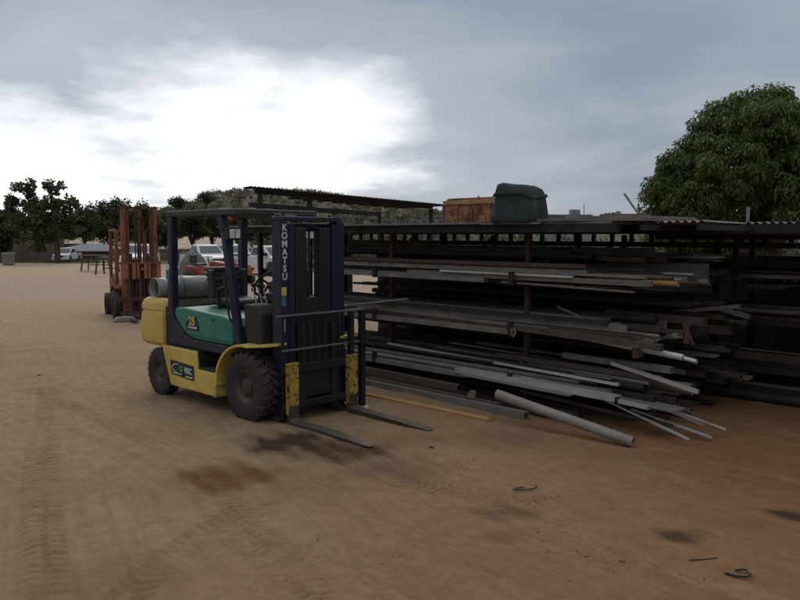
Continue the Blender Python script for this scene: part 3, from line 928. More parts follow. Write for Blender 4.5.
def make_ute(loc, rz, label, group):
    r = empty('utility_truck', loc, rz, label, 'utility truck', group)
    # front at +x
    prof = [(2.5, .42), (2.52, .72), (2.42, .93), (1.35, 1.08), (-0.55, 1.1), (-2.5, 1.1), (-2.52, .5), (-1.95, .45), (-1.9, .7), (-1.5, .86), (-1.1, .7), (-1.05, .42), (1.05, .42), (1.1, .7), (1.5, .84), (1.9, .7), (1.95, .42)]
    MB().prism(prof, 'y', -.86, .86).build('body', whitep, r, bevel=0.04)
    rings = []
    for z, xa, xb, w in ((1.08, -.62, 1.4, .80), (1.25, -.6, 1.15, .78), (1.62, -.5, .62, .66), (1.68, -.42, .5, .6)):
        rings.append([(xa, -w, z), (xb, -w, z), (xb, w, z), (xa, w, z)])
    cab = MB().loft(rings, False).build('cab', whitep, r, bevel=0.03)
    MB().add([(1.30, -.68, 1.17), (1.30, .68, 1.17), (.74, .58, 1.59), (.74, -.58, 1.59)], [(0, 1, 2, 3)]).build('windscreen', glass, r)
    for s in (-1, 1):
        MB().add([(1.0, s * .800, 1.17), (-.5, s * .800, 1.17), (-.42, s * .698, 1.57), (.55, s * .698, 1.57)], [(0, 1, 2, 3)]).build('side_window', glass, r)
        MB().box(2.49, 2.535, s * .52 - .17, s * .52 + .17, .70, .86).build('headlight', sticker_w, r)
        MB().box(1.05, 1.2, s * .82, s * 1.02, 1.12, 1.28).build('door_mirror', blacktrim, r)
    MB().box(2.5, 2.62, -.88, .88, .40, .62).build('bumper', whitep, r, bevel=.02)
    MB().box(2.49, 2.53, -.33, .33, .66, .84).build('grille', blacktrim, r)
    MB().box(-2.55, -.7, -.9, .9, 1.103, 1.16).build('tray_rim', blacktrim, r)
    for sx in (1.5, -1.5):
        for s in (-1, 1):
            w = MB().lathe([(.20, -.10), (.34, -.11), (.37, -.06), (.37, .06), (.34, .11), (.20, .10)], (sx, s * .76, .37), 'y', 20).build('wheel', rubber, r)
            MB().lathe([(.001, -.07), (.2, -.09), (.2, .09), (.001, .07)], (sx, s * .76, .37), 'y', 16).build('rim', rimmat, w)
    return r


UG = 'white utility trucks parked at the back of the yard'
u1 = make_ute((xat(203, 46), 46.5, -.34), R(-57), 'leftmost white utility truck framed by the forklift guard above the red machine', UG)
for px, Y, rz, lab in [(232, 49, -55, 'middle white utility truck half hidden by the slanted front pillar of the guard'),
                       (268, 42, -46, 'nearest white utility truck seen just left of the lettered mast'),
                       (141, 48, -80, 'white utility truck seen through the mast of the orange forklift')]:
    c = copy_tree(u1); c.location = (xat(px, Y), Y, -.34); c.rotation_euler = (0, 0, R(rz)); c['label'] = lab
# white car by the trunk at left
c = copy_tree(u1); c.location = (xat(68, 51.6), 51.6, -.02); c.rotation_euler = (0, 0, R(-84)); c['label'] = 'small white vehicle beside the trunk of the bushy tree at left'
c['group'] = UG
c.scale = (0.6, 0.6, 0.62)


# trestles and boards at left
def trestle(px, py, w, label):
    p = G(px, py)
    t = empty('trestle_table', p, R(rnd.uniform(-12, 12)), label, 'table', 'old trestle tables by the fence')
    MB().box(-w / 2, w / 2, -.35, .35, .78, .84).build('table_top', M_PIECE['brown'], t)
    for sx in (-1, 1):
        for sy in (-1, 1):
            MB().bar((sx * (w / 2 - .1), sy * .28, .775), (sx * (w / 2 - .05), sy * .38, 0), .06, .06).build('leg', M_PIECE['brown'], t)
    MB().bar((-w / 2 + .1, .3, .3), (w / 2 - .1, .3, .3), .05, .05).build('stretcher', M_PIECE['brown'], t)


trestle(96, 272, 1.3, 'brown trestle table nearest the white vehicle at left')
trestle(108, 276, 0.9, 'narrow trestle table touching the left side of the orange forklift')
# concrete pot at far left
p = G(9, 267)
o = MB().lathe([(.001, 0), (.5, 0), (.55, .1), (.62, .9), (.66, .92), (.66, 1.05), (.56, 1.05), (.54, .8), (.001, .78)], (0, 0, 0), 'z', 20).build('concrete_planter', concrete, None, loc=p)
o.scale = (.6, .6, .75)
tag(o, 'round grey concrete planter at the left edge under the low dark tree', 'planter')


def heap(px, py, w, h, label):
    p = G(px, py)
    rings = []
    N = 26
    for j, (rr, zz) in enumerate([(1, -.02), (.93, .22), (.82, .48), (.64, .74), (.4, .92), (.15, 1.0)]):
        rings.append([(math.cos(2 * math.pi * k / N) * rr * w / 2 * (1 + .09 * mnoise.noise(Vector((math.cos(2 * math.pi * k / N) * 1.6, math.sin(2 * math.pi * k / N) * 1.6, j * .5)))),
                       math.sin(2 * math.pi * k / N) * rr * w / 2.3, zz * h) for k in range(N)])
    o = MB().loft(rings, True, True).build('gravel_heap', heapmat, None, loc=p)
    tag(o, label, 'gravel heap')


heap(194, 277, 1.5, 1.12, 'rounded grey green gravel heap in front of the leftmost utility truck')


def red_machine(px, py, rz, label, s=1.0, m=redpaint):
    p = G(px, py)
    r = empty('ride_on_tractor', p, rz, label, 'tractor', 'small red machines behind the forklift')
    MB().prism([(-.7, .35), (.75, .35), (.8, .62), (.2, .72), (.15, .5), (-.15, .5), (-.2, .68), (-.75, .72)], 'y', -.32, .32).build('body', m, r, bevel=.04)
    MB().prism([(.2, .721), (.78, .622), (.74, .82), (.25, .9)], 'y', -.25, .25).build('bonnet', m, r, bevel=.03)
    MB().box(-.6, -.2, -.2, .2, .722, .80).build('seat', vinyl, r, bevel=.03)
    MB().box(-.66, -.58, -.2, .2, .802, 1.1).build('seat_back', vinyl, r, bevel=.03)
    MB().tube([(.12, 0, .52), (-.02, 0, 1.02)], .02, 6).build('steering_column', blacktrim, r)
    w = MB().lathe([(.16, -.012), (.18, 0), (.16, .012), (.145, 0), (.16, -.012)], (-.02, 0, 1.03), 'z', 16).build('steering_wheel', blacktrim, r)
    for sx, rad in ((.5, .2), (-.45, .27)):
        for sy in (-1, 1):
            w = MB().lathe([(rad * .5, -.09), (rad, -.09), (rad, .09), (rad * .5, .09)], (sx, sy * .43, rad), 'y', 16).build('wheel', rubber, r)
            MB().lathe([(.001, -.05), (rad * .5, -.07), (rad * .5, .07), (.001, .05)], (sx, sy * .43, rad), 'y', 12).build('rim', rimmat, w)
    MB().box(-.15, .35, -.5, .5, .14, .28).build('mower_deck', m, r, bevel=.03)
    r.scale = (s, s, s)


red_machine(209, 287, R(-20), 'bright red ride on tractor beside the gravel heap', 1.05)
red_machine(236, 284, R(-40), 'orange red ride on tractor behind the slanted guard pillar', .9, mat('orange_red_paint', (0.32, 0.08, 0.03), (0.3, 0.05, 0.03), rough=.6))

# leaning derrick pole right
Y = 60
dp = empty('derrick_pole', (xat(636, Y), Y, -1.5), 0, 'grey leaning boom pole on a short lattice post left of the mango tree', 'pole')
zt = lambda py: (238 - py) / 737 * Y + CAMH + 1.5
MB().tube([(0, 0, zt(212)), ((622 - 636) / 737 * Y, 0, zt(193))], .09, 8).build('boom', concrete, dp)
MB().tube([(0.05, 0, 0), (0.05, 0, zt(203))], .10, 8).build('post', concrete, dp)
lt = MB()
for k in range(6):
    lt.bar((-.25 + .08 * k, .15, 0 + k), (.3 - .05 * k, .15, 1 + k), .04, .04)
lt.bar((.05, 0, zt(203)), (.4, 0, zt(213)), .04, .04)
lt.build('lattice', concrete, dp)
# thin mast on the hill
o = MB().tube([(0, 0, 0), (0, 0, 9)], [.12, .06], 6).build('radio_mast', blacktrim, None, loc=(xat(309, 190), 190, (238 - 197) / 737 * 190 - 5))
tag(o, 'thin radio mast on the hill above the canopy roof', 'mast')


# ================================================================== yellow forklift
FO = G(246, 422); FH = R(-44)
fl_l = Vector((-math.sin(FH), math.cos(FH), 0))
FO = FO + fl_l * 0.55
FO.z = 0
F = empty('forklift', FO, FH, 'yellow and green gas forklift with navy mast parked facing the pipe rack', 'forklift')


def rrect(xa, xb, w, rc, z, n=6):
    """plan outline: rear (xa) corners rounded with radius rc, front (xb) square"""
    pts = [(xb, -w, z)]
    for k in range(n + 1):
        a = -math.pi / 2 - k / n * math.pi / 2
        pts.append((xa + rc + rc * math.cos(a), -w + rc + rc * math.sin(a), z))
    for k in range(n + 1):
        a = math.pi - k / n * math.pi / 2
        pts.append((xa + rc + rc * math.cos(a), w - rc + rc * math.sin(a), z))
    pts.append((xb, w, z))
    return pts


# counterweight
cw = MB().loft([rrect(-2.10, -1.62, .30, .08, .30), rrect(-2.16, -1.62, .32, .08, .545)], False)
cw.loft([rrect(-2.20, -1.62, .50, .16, .56), rrect(-2.26, -1.62, .535, .18, .60), rrect(-2.275, -1.62, .54, .18, .72), rrect(-2.24, -1.62, .54, .18, .90), rrect(-2.20, -1.62, .53, .17, .965), rrect(-2.17, -1.64, .51, .16, .98)])
cwo = cw.build('counterweight', yellow, F, bevel=0.012)
hump = MB()
for s in (-1, 1):
    rings = []
    for z, i in ((.97, 0), (1.03, .004), (1.075, .022), (1.098, .05), (1.103, .09)):
        ya, yb = s * (.535 - i), s * (.33 + i)
        xa, xb = -2.195 + i * 1.2, -1.625 - i
        rc = .11
        pts = [(xb, yb, z), (xb, ya, z)]
        for k in range(6):
            a = k / 5 * math.pi / 2
            pts.append((xa + rc - rc * math.sin(a), ya - s * (rc - rc * math.cos(a)), z))
        pts.append((xa, yb, z))
        rings.append(pts)
    hump.loft(rings, True)
hump.build('shoulder', yellow, cwo)
# chassis
MB().box(-1.615, .20, -.30, .30, .26, .62).box(-1.62, -.30, -.50, .50, .605, .70).build('chassis', purple, F, bevel=.008)
# violet rear side panel between counterweight and hood
for s in (-1, 1):
    pn = MB()
    pn.prism([(-1.615, .70), (-1.05, .70), (-1.22, .74), (-1.44, .90), (-1.46, 1.02), (-1.615, 1.02)], 'y', s * .50, s * .40)
    pn.build('rear_side_panel', purple, F, bevel=.006)
# green engine hood
hood = MB().prism([(-1.43, .93), (-1.44, .99), (-1.40, 1.022), (-1.2, 1.035), (-.50, 1.0), (-.36, .975), (-.30, .90), (-.285, .74), (-.31, .705), (-.80, .702), (-1.02, .706), (-1.16, .725), (-1.30, .81)], 'y', -.49, .49).build('engine_hood', green, F, bevel=.03)
dec = MB().prism([(-1.17, .80), (-1.20, .875), (-.98, .955), (-.93, .86), (-.92, .80)], 'y', -.4915, -.4945).build('hood_decal', mat('navy_decal', (0.012, 0.02, 0.04), rough=.5), hood)
Mx = Matrix.Translation((-1.06, -.4965, .895)) @ Euler((R(90), 0, 0)).to_matrix().to_4x4()
text_obj('25', 0.125, sticker_y, dec, Mx)
bk = MB()
for k in range(5):
    bk.box(-1.135 + k * .036, -1.135 + k * .036 + .028, -.4985, -.4955, .818, .842)
bk.build('lettering_strip', sticker_w, dec)
for b_ in ((-1.42, -.33, -.4925, -.4902, .742, .747), (-.66, -.63, -.495, -.4902, .93, .95)):
    MB().box(*b_).build('hood_seam', blacktrim, hood)
MB().tube([(-.27, -.515, .95), (-.29, -.53, 1.02), (-.36, -.53, 1.38), (-.385, -.515, 1.45)], .011, 6).build('grab_handle', blacktrim, F)
MB().tube([(-.35, -.12, 1.13), (-.30, -.16, 1.2), (-.1, -.2, 1.16)], .012, 6).tube([(.12, .1, 1.1), (.2, .12, 1.35), (.24, .1, 1.7)], .012, 6).build('hydraulic_hose', blacktrim, F)
# yellow lower side bodies with step recess
for s in (-1, 1):
    yp = MB().prism([(-1.585, .60), (-.845, .60), (-.83, .415), (-.50, .415), (-.50, .165), (-1.40, .165)], 'y', s * .575, s * .545)
    MB().prism([(-1.57, .598), (-.86, .598), (-.845, .40), (-.51, .40), (-.51, .18), (-1.385, .18)], 'y', s * .544, s * .305).build('dark_lining', purple, F)  # dark lining added so the step recess looks shaded
    yb = yp.build('side_panel', yellow, F, bevel=.015)
    stp = MB().box(-.825, -.50, s * .568, s * .31, .4175, .43).build('step_plate', purple, F)
    if s == -1:
        bd = MB().prism([(-1.385, .455), (-.90, .435), (-.895, .275), (-1.37, .30)], 'y', -.5765, -.5795).build('side_sign', sticker_d, yb)
        arc = MB()
        for k in range(14):
            a0 = R(75 + k * 14); a1 = R(75 + (k + 1) * 14)
            w0 = .010 + .006 * math.sin(k / 13 * math.pi)
            cx, cz, ra, rb = -1.24, .375, .115, .052
            arc.add([(cx + (ra - w0) * math.cos(a0), -.581, cz + (rb - w0) * math.sin(a0)), (cx + ra * math.cos(a0), -.581, cz + rb * math.sin(a0)),
                     (cx + ra * math.cos(a1), -.581, cz + rb * math.sin(a1)), (cx + (ra - w0) * math.cos(a1), -.581, cz + (rb - w0) * math.sin(a1))], [(0, 1, 2, 3)])
        arc.build('swoosh', sticker_w, bd)
        text_obj('O', .085, sticker_g, bd, Matrix.Translation((-1.16, -.581, .375)) @ Euler((R(90), 0, 0)).to_matrix().to_4x4())
        text_obj('RSC', .085, sticker_w, bd, Matrix.Translation((-1.01, -.581, .37)) @ Euler((R(90), R(1.5), 0)).to_matrix().to_4x4())
        MB().box(-1.34, -1.15, -.5822, -.5802, .312, .322).box(-1.06, -.92, -.5822, -.5802, .298, .312).build('small_print_line', sticker_w, bd)
# front fender arcs
for s in (-1, 1):
    rings = []
    for k in range(15):
        a = R(186 - k * 7.4)
        c_, s_ = math.cos(a), math.sin(a)
        cx, cz = .02, .34
        ro, ri = .515, .485
        sx = 0.98
        o_ = (cx + ro * c_ * sx, s * .585, cz + ro * s_ * .82); i_ = (cx + ri * c_ * sx, s * .585, cz + ri * s_ * .82)
        rings.append([o_, i_, (i_[0], s * .34, i_[2]), (o_[0], s * .34, o_[2])])
    rings.append([(.40, s * .585, .80), (.40, s * .585, .775), (.40, s * .34, .775), (.40, s * .34, .80)])
    fd = MB().loft(rings, False)
    fd.prism([(-.50, .165), (-.475, .165), (-.475, .42), (-.50, .42)], 'y', s * .585, s * .34)
    fd.build('front_fender', yellow, F, bevel=.006)
# floor and cowl
MB().box(-.50, .16, -.48, .48, .67, .70).build('floor_plate', greypanel, F)
MB().box(-.47, .16, -.33, .33, .26, .668).build('front_frame', purple, F)
MB().prism([(-.10, .702), (.15, .702), (.15, 1.06), (.08, 1.14), (-.16, 1.14), (-.14, .95)], 'y', -.45, .45).build('front_cowl', greypanel, F, bevel=.02)
MB().box(-.14, .06, -.20, .24, 1.142, 1.24).build('dashboard', blacktrim, F, bevel=.02)
# seat
st = MB().box(-1.18, -.72, -.17, .27, 1.04, 1.13).build('seat_cushion', vinyl, F, bevel=.035)
sb = MB()
for k in range(6):
    z = 1.12 + k * .058
    x0 = -1.20 - k * .012
    sb.box(x0 - .10, x0 + (.012 if k % 2 else 0), -.145, .245, z, z + .054)
sb.build('seat_back', vinyl, F, bevel=.014)
for ya in (-.18, .245):
    MB().box(-1.25, -1.15, ya, ya + .035, 1.12, 1.44).build('seat_bolster', vinyl, F, bevel=.015)
MB().tube([(-.95, -.22, 1.02), (-.95, -.23, 1.24), (-.80, -.23, 1.27)], .018, 8).build('armrest', blacktrim, F)
# steering
sc_ = MB().tube([(-.14, .03, 1.1), (-.38, .03, 1.30)], .03, 8).build('steering_column', blacktrim, F)
ring = MB()
cst = Vector((-.39, .03, 1.31)); ax = Vector((-.24, 0, .20)).normalized(); e1 = Vector((0, 1, 0)); e2 = ax.cross(e1)
ring.tube([cst + (e1 * math.cos(2 * math.pi * k / 24) + e2 * math.sin(2 * math.pi * k / 24)) * .17 for k in range(25)], .014, 8)
for k in range(3):
    a = R(90 + 120 * k)
    ring.tube([cst, cst + (e1 * math.cos(a) + e2 * math.sin(a)) * .17], .012, 6)
ring.ball(cst + ax * .03 - e1 * .13 + e2 * .1, .028, 6)
ring.build('steering_wheel', blacktrim, F)
for k in range(4):
    y = -.18 - k * .065
    lv = MB().tube([(-.02, y, 1.1), (-.10, y, 1.28 + .01 * k)], .008, 6).build('lever', chrome, F)
    MB().ball((-.10, y, 1.30 + .01 * k), .02, 6).build('knob', blacktrim, lv)
for k in range(2):
    MB().tube([(-.1, .12 + k * .14, .71), (-.18, .12 + k * .14, .86)], .01, 6).box(-.25, -.13, .08 + k * .14, .16 + k * .14, .86, .875).build('pedal', blacktrim, F)
# overhead guard
for s in (-1, 1):
    gd = MB()
    gd.bar((-1.52, s * .46, .72), (-1.49, s * .46, 2.02), .085, .10, up=(1, 0, 0))
    gd.build('rear_pillar', navy, F, bevel=.015)
    gd = MB()
    gd.bar((-.20, s * .46, .72), (-.44, s * .46, 1.86), .075, .085, up=(1, 0, 0))
    gd.bar((-.44, s * .46, 1.86), (-.52, s * .46, 2.03), .075, .085, up=(1, 0, 0))
    gd.build('front_pillar', navy, F, bevel=.015)
rf = MB()
for s in (-1, 1):
    rf.box(-1.56, -.16, s * .505, s * .42, 2.02, 2.085)
rf.box(-1.56, -1.48, -.42, .42, 2.022, 2.083)
rf.box(-.24, -.155, -.418, .418, 2.022, 2.083)
rf.build('guard_roof_frame', roofdark, F, bevel=.012)
for k in range(8):
    x0 = -1.40 + k * .15
    MB().box(x0, x0 + .055, -.417, .417, 2.035, 2.075).build('guard_slat', roofdark, F)
# pillar sticker
MB().box(-1.575, -1.50, -.5045, -.507, 1.44, 1.50).build('pillar_sticker', sticker_w, F)
MB().box(-1.575, -1.50, -.5045, -.507, 1.33, 1.435).build('pillar_sticker', sticker_t, F)
# beacon and mirrors
bc = MB().lathe([(.001, -.045), (.036, -.04), (.046, -.015), (.046, .02), (.001, .02)], (-.33, -.44, 1.995), 'z', 14).build('beacon', redlens, F)
lampglass = mat('clear_lamp_lens', (0.72, 0.72, 0.70), (0.5, 0.5, 0.5), rough=0.15, scale=20, spec=0.8)
for s in (-1, 1):
    mi = MB().tube([(-.40, s * .47, 1.84), (-.33, s * .47, 1.84)], .014, 6).box(-.33, -.255, s * .47 - .075, s * .47 + .075, 1.775, 1.895).build('work_lamp', blacktrim, F, bevel=.012)
    MB().box(-.2545, -.246, s * .47 - .06, s * .47 - .004, 1.79, 1.88).box(-.2545, -.246, s * .47 + .004, s * .47 + .06, 1.79, 1.88).build('lamp_lens', lampglass, mi, bevel=.006)
# gas cylinder across the counterweight
TA = Vector((-1.95, -.36, 1.20)); TB = Vector((-1.93, .48, 1.175))
axd = (TB - TA).normalized()
prof = [(0, .001), (0, .07), (.012, .105), (.045, .136), (.09, .148), (.45, .148), (.455, .152), (.47, .152), (.475, .148), (.74, .148), (.80, .136), (.84, .10), (.85, .001)]
rings = []
e1 = Vector((1, 0, 0)); e2 = axd.cross(e1).normalized(); e1 = e2.cross(axd)
for t_, r_ in prof:
    rings.append([TA + axd * t_ + (e1 * math.cos(2 * math.pi * k / 28) + e2 * math.sin(2 * math.pi * k / 28)) * r_ for k in range(28)])
tk = MB().loft(rings, True, False).build('gas_cylinder', tankmat, F)
rings = []
for t_, r_ in [(.03, .125), (-.10, .125), (-.10, .116), (.03, .116)]:
    rings.append([TA + axd * t_ + (e1 * math.cos(2 * math.pi * k / 28) + e2 * math.sin(2 * math.pi * k / 28)) * r_ for k in range(28)])
MB().loft(rings, True, False).build('collar', tankmat, tk)
MB().tube([TA, TA - axd * .06], .035, 8).tube([TA - axd * .05, TA - axd * .05 + Vector((0.02, 0, -.08)), TA + Vector((.10, 0, -.14))], .012, 6).build('valve', blacktrim, tk)
for t_ in (.22, .62):
    rings = []
    for dt, r_ in ((-.02, .1495), (-.02, .1545), (.02, .1545), (.02, .1495)):
        rings.append([TA + axd * (t_ + dt) + (e1 * math.cos(2 * math.pi * k / 28) + e2 * math.sin(2 * math.pi * k / 28)) * r_ for k in range(28)])
    MB().loft(rings, False, False).build('strap', greyrod, tk)
MB().box(-2.09, -1.80, -.32, .325, 1.00, 1.025).box(-2.05, -1.84, -.28, -.22, .982, .999).box(-2.05, -1.84, .22, .28, .982, .999).box(-1.815, -1.80, -.32, .325, 1.026, 1.07).build('cylinder_cradle', greyrod, F)
MB().bar((-1.62, .33, 1.0), (-1.62, .33, 1.42), .03, .03).build('cylinder_post', greyrod, F)


def tyre(cx, cy, R_, w, lugs, parent, rimr, rimmat_=rimmat, deep=.022):
    hw = w / 2
    prof = [(rimr, -hw * .82), (rimr + .02, -hw * .95), (R_ * .80, -hw), (R_ - deep * 1.9, -hw * .93), (R_ - deep, -hw * .80), (R_ - deep, hw * .80), (R_ - deep * 1.9, hw * .93), (R_ * .80, hw), (rimr + .02, hw * .95), (rimr, hw * .82)]
    t = MB().lathe(prof, (cx, cy, R_), 'y', 40)
    wh = t.build('wheel', rubber, parent)
    lg = MB()
    for k in range(lugs):
        for s in (-1, 1):
            a = 2 * math.pi * (k + (0.5 if s > 0 else 0)) / lugs
            # lug runs from the shoulder to the centre, slanted
            def P(ang, y, r): return (cx + r * math.cos(ang), cy + y, R_ + r * math.sin(ang))
            dw = math.pi / lugs * 0.62
            sk = math.pi / lugs * 0.9
            ys = [s * hw * 1.0, s * hw * .84, s * hw * .04]
            rs = [R_ - deep * 2.6, R_, R_]
            sh = [0, 0.1 * sk, sk]
            rings = []
            for y_, r_, s2 in zip(ys, rs, sh):
                rings.append([P(a + s2 - dw, y_, r_ - deep * 1.0), P(a + s2 - dw * .85, y_, r_), P(a + s2 + dw * .85, y_, r_), P(a + s2 + dw, y_, r_ - deep * 1.0)])
            lg.loft(rings, False)
    lg.build('tread', rubber, wh)
    rm = MB()
    for s in (-1, 1):
        rm.lathe([(rimr, s * hw * .84), (rimr - .012, s * hw * .86), (rimr - .02, s * hw * .6), (rimr - .05, s * hw * .35), (rimr * .52, s * hw * .30), (rimr * .50, s * hw * .55), (rimr * .42, s * hw * .62), (.001, s * hw * .64)], (cx, cy, R_), 'y', 28)
    ro = rm.build('rim', rimmat_, wh)
    bl = MB()
    for s in (-1, 1):
        for k in range(6):
            a = math.pi / 3 * k
            bl.lathe([(.001, s * (hw * .44)), (.014, s * hw * .43), (.014, s * hw * .25)], (cx + rimr * .68 * math.cos(a), cy, R_ + rimr * .68 * math.sin(a)), 'y', 6)
    bl.build('wheel_nut', rimmat_, ro)
    return wh


for s in (-1, 1):
    tyre(0.03, s * .485, .345, .205, 22, F, .165)
    tyre(-1.72, s * .47, .272, .16, 22, F, .12, deep=.015)
MB().box(-1.76, -1.68, -.4, .4, .22, .32).build('rear_axle', blacksteel, F)
MB().box(-.05, .10, -.4, .4, .24, .44).build('front_axle', blacksteel, F)

# mast (leans very slightly forward)
MT = empty('mast_pivot', (0, 0, 0))
bpy.data.objects.remove(MT)
ML = 0.0       # y centre offset of the mast


def channel(mb, x0, x1, yweb, yopen, z0, z1, th=.016, fl=.022):
    """C section: web at yweb, open towards yopen"""
    s = 1 if yopen > yweb else -1
    mb.box(x0, x1, min(yweb, yweb + s * th), max(yweb, yweb + s * th), z0, z1)
    a, b = sorted((yweb + s * (th + .0005), yopen))
    mb.box(x0, x0 + fl, a, b, z0, z1); mb.box(x1 - fl, x1, a, b, z0, z1)


blackmast = mat('greasy_black_steel', (0.008, 0.008, 0.010), (0.014, 0.012, 0.011), rough=0.55, dust=0.015)
for s in (-1, 1):
    m1 = MB(); channel(m1, .26, .395, ML + s * .40, ML + s * .31, .08, 1.955)
    ou = m1.build('outer_rail', navy, F, bevel=.004)
    if s == -1:
        # lettering down the front flange of the rail
        Mx = Matrix.Translation((.3965, ML - .352, 1.66)) @ Matrix(((0, 0, 1, 0), (1, 0, 0, 0), (0, 1, 0, 0), (0, 0, 0, 1)))
        text_obj('KOMATSU', 0.088, sticker_w, ou, Mx, vertical=True, spacing=0.88)
        MB().box(.3955, .397, ML - .392, ML - .335, 1.25, 1.33).build('sticker', sticker_y, ou)
        MB().box(.3955, .397, ML - .392, ML - .34, 1.15, 1.245).build('sticker', sticker_t, ou)
        MB().box(.3955, .397, ML - .395, ML - .35, .90, 1.03).build('sticker', pinkw, ou)
    m2 = MB(); channel(m2, .275, .40, ML + s * .305, ML + s * .235, .12, 1.93)
    m2.build('inner_rail', navy, F, bevel=.004)
    cy = MB().tube([(.225, ML + s * .20, .12), (.225, ML + s * .20, 1.35)], .04, 14).build('lift_cylinder', blacksteel, F)
    MB().tube([(.225, ML + s * .20, 1.35), (.225, ML + s * .20, 1.90)], .024, 12).build('piston_rod', navy, cy)
    MB().box(.28, .39, ML + s * .155 - .065, ML + s * .155 + .075, .55, 1.90).build('hose_cover', blackmast, F, bevel=.01)
    MB().tube([(.08, ML + s * .37, .52), (.22, ML + s * .38, .62)], .035, 10).build('tilt_cylinder', blacksteel, F)
    MB().box(.30, .39, ML + s * .38 - .05, ML + s * .38 + .05, .04, .078).build('mast_foot', blacksteel, F)
    MB().tube([(.28, ML + s * .37, 1.95), (.28, ML + s * .37, 2.01), (.35, ML + s * .37, 2.02), (.38, ML + s * .37, 1.96)], .012, 6).build('rail_hook', blacksteel, F)
for b_ in ((.24, .38, ML - .395, ML + .395, 1.958, 2.0), (.20, .23, ML - .27, ML + .27, .13, .26), (.205, .23, ML - .2, ML + .2, .62, .74), (.24, .258, ML - .38, ML + .38, 1.86, 1.94)):
    MB().box(*b_).build('cross_member', navy, F, bevel=.006)
MB().box(.245, .30, ML - .23, ML - .13, 1.962 + .04, 2.03).build('bracket', greyrod, F)
for y in (-.10, .02, .10):
    MB().tube([(.30, ML + y, .45), (.30, ML + y, 1.86)], .012, 6).build('lift_chain', blacksteel, F)
MB().tube([(.27, ML - .10, 1.25), (.27, ML - .02, 1.6), (.27, ML - .06, 1.86)], .014, 6).tube([(.27, ML - .12, 1.86), (.27, ML - .04, 1.5), (.27, ML + .02, 1.2)], .014, 6).build('hose', blacktrim, F)
MB().box(.24, .38, ML - .105, ML + .105, .66, 1.22).build('lift_cylinder_block', blackmast, F, bevel=.02)
MC = 0.035
# carriage
ca = MB().box(.415, .455, MC - .46, MC + .56, .50, .585).box(.415, .455, MC - .46, MC + .56, .15, .22).box(.405, .435, MC - .26, MC - .16, .1, .95).box(.405, .435, MC + .16, MC + .26, .1, .95)
ca.box(.404, .414, MC - .25, MC + .25, .24, 1.0)
cao = ca.build('carriage', blackmast, F, bevel=.005)
lb = MB()
lb.box(.437, .452, MC - .53, MC + .59, 1.055, 1.072).box(.437, .452, MC - .46, MC + .58, .722, .740)
lb.build('backrest_bar', greyrod, F)
lp = MB()
lp.box(.425, .475, MC + .38, MC + .43, .586, 1.053).box(.425, .475, MC + .53, MC + .59, .05, 1.053).box(.425, .436, MC - .46, MC - .43, .05, 1.053)
for k in range(7):
    y = MC - .33 + k * .095
    lp.box(.440, .450, y, y + .016, .586, 1.053)
lp.build('backrest_post', blackmast, F)
# forks
for yc in (-.333, .43):
    fk = MB().prism([(.457, .59), (.497, .59), (.50, .075), (.54, .062), (1.15, .052), (1.57, .030), (1.575, .022), (1.50, .018), (.50, .018), (.462, .045)], 'y', yc - .06, yc + .06)
    # taper the tip
    f2 = []
    for v in fk.v:
        if v[0] > 1.3:
            k = 1 - 0.45 * (v[0] - 1.3) / .28
            f2.append((v[0], yc + (v[1] - yc) * k, v[2]))
        else:
            f2.append(v)
    fk.v = f2
    fo = fk.build('fork', forksteel, F, bevel=.005)
    MB().prism([(.4985, .20), (.503, .20), (.5025, .585), (.4985, .585)], 'y', yc - .055, yc + .055).build('fork_face', wornyellow, fo)
    MB().box(.455, .50, yc - .065, yc + .065, .592, .61).build('fork_hook', wornyellow, fo)
    MB().box(.456, .50, yc - .0665, yc - .0615, .12, .585).build('fork_side', wornyellow, fo)


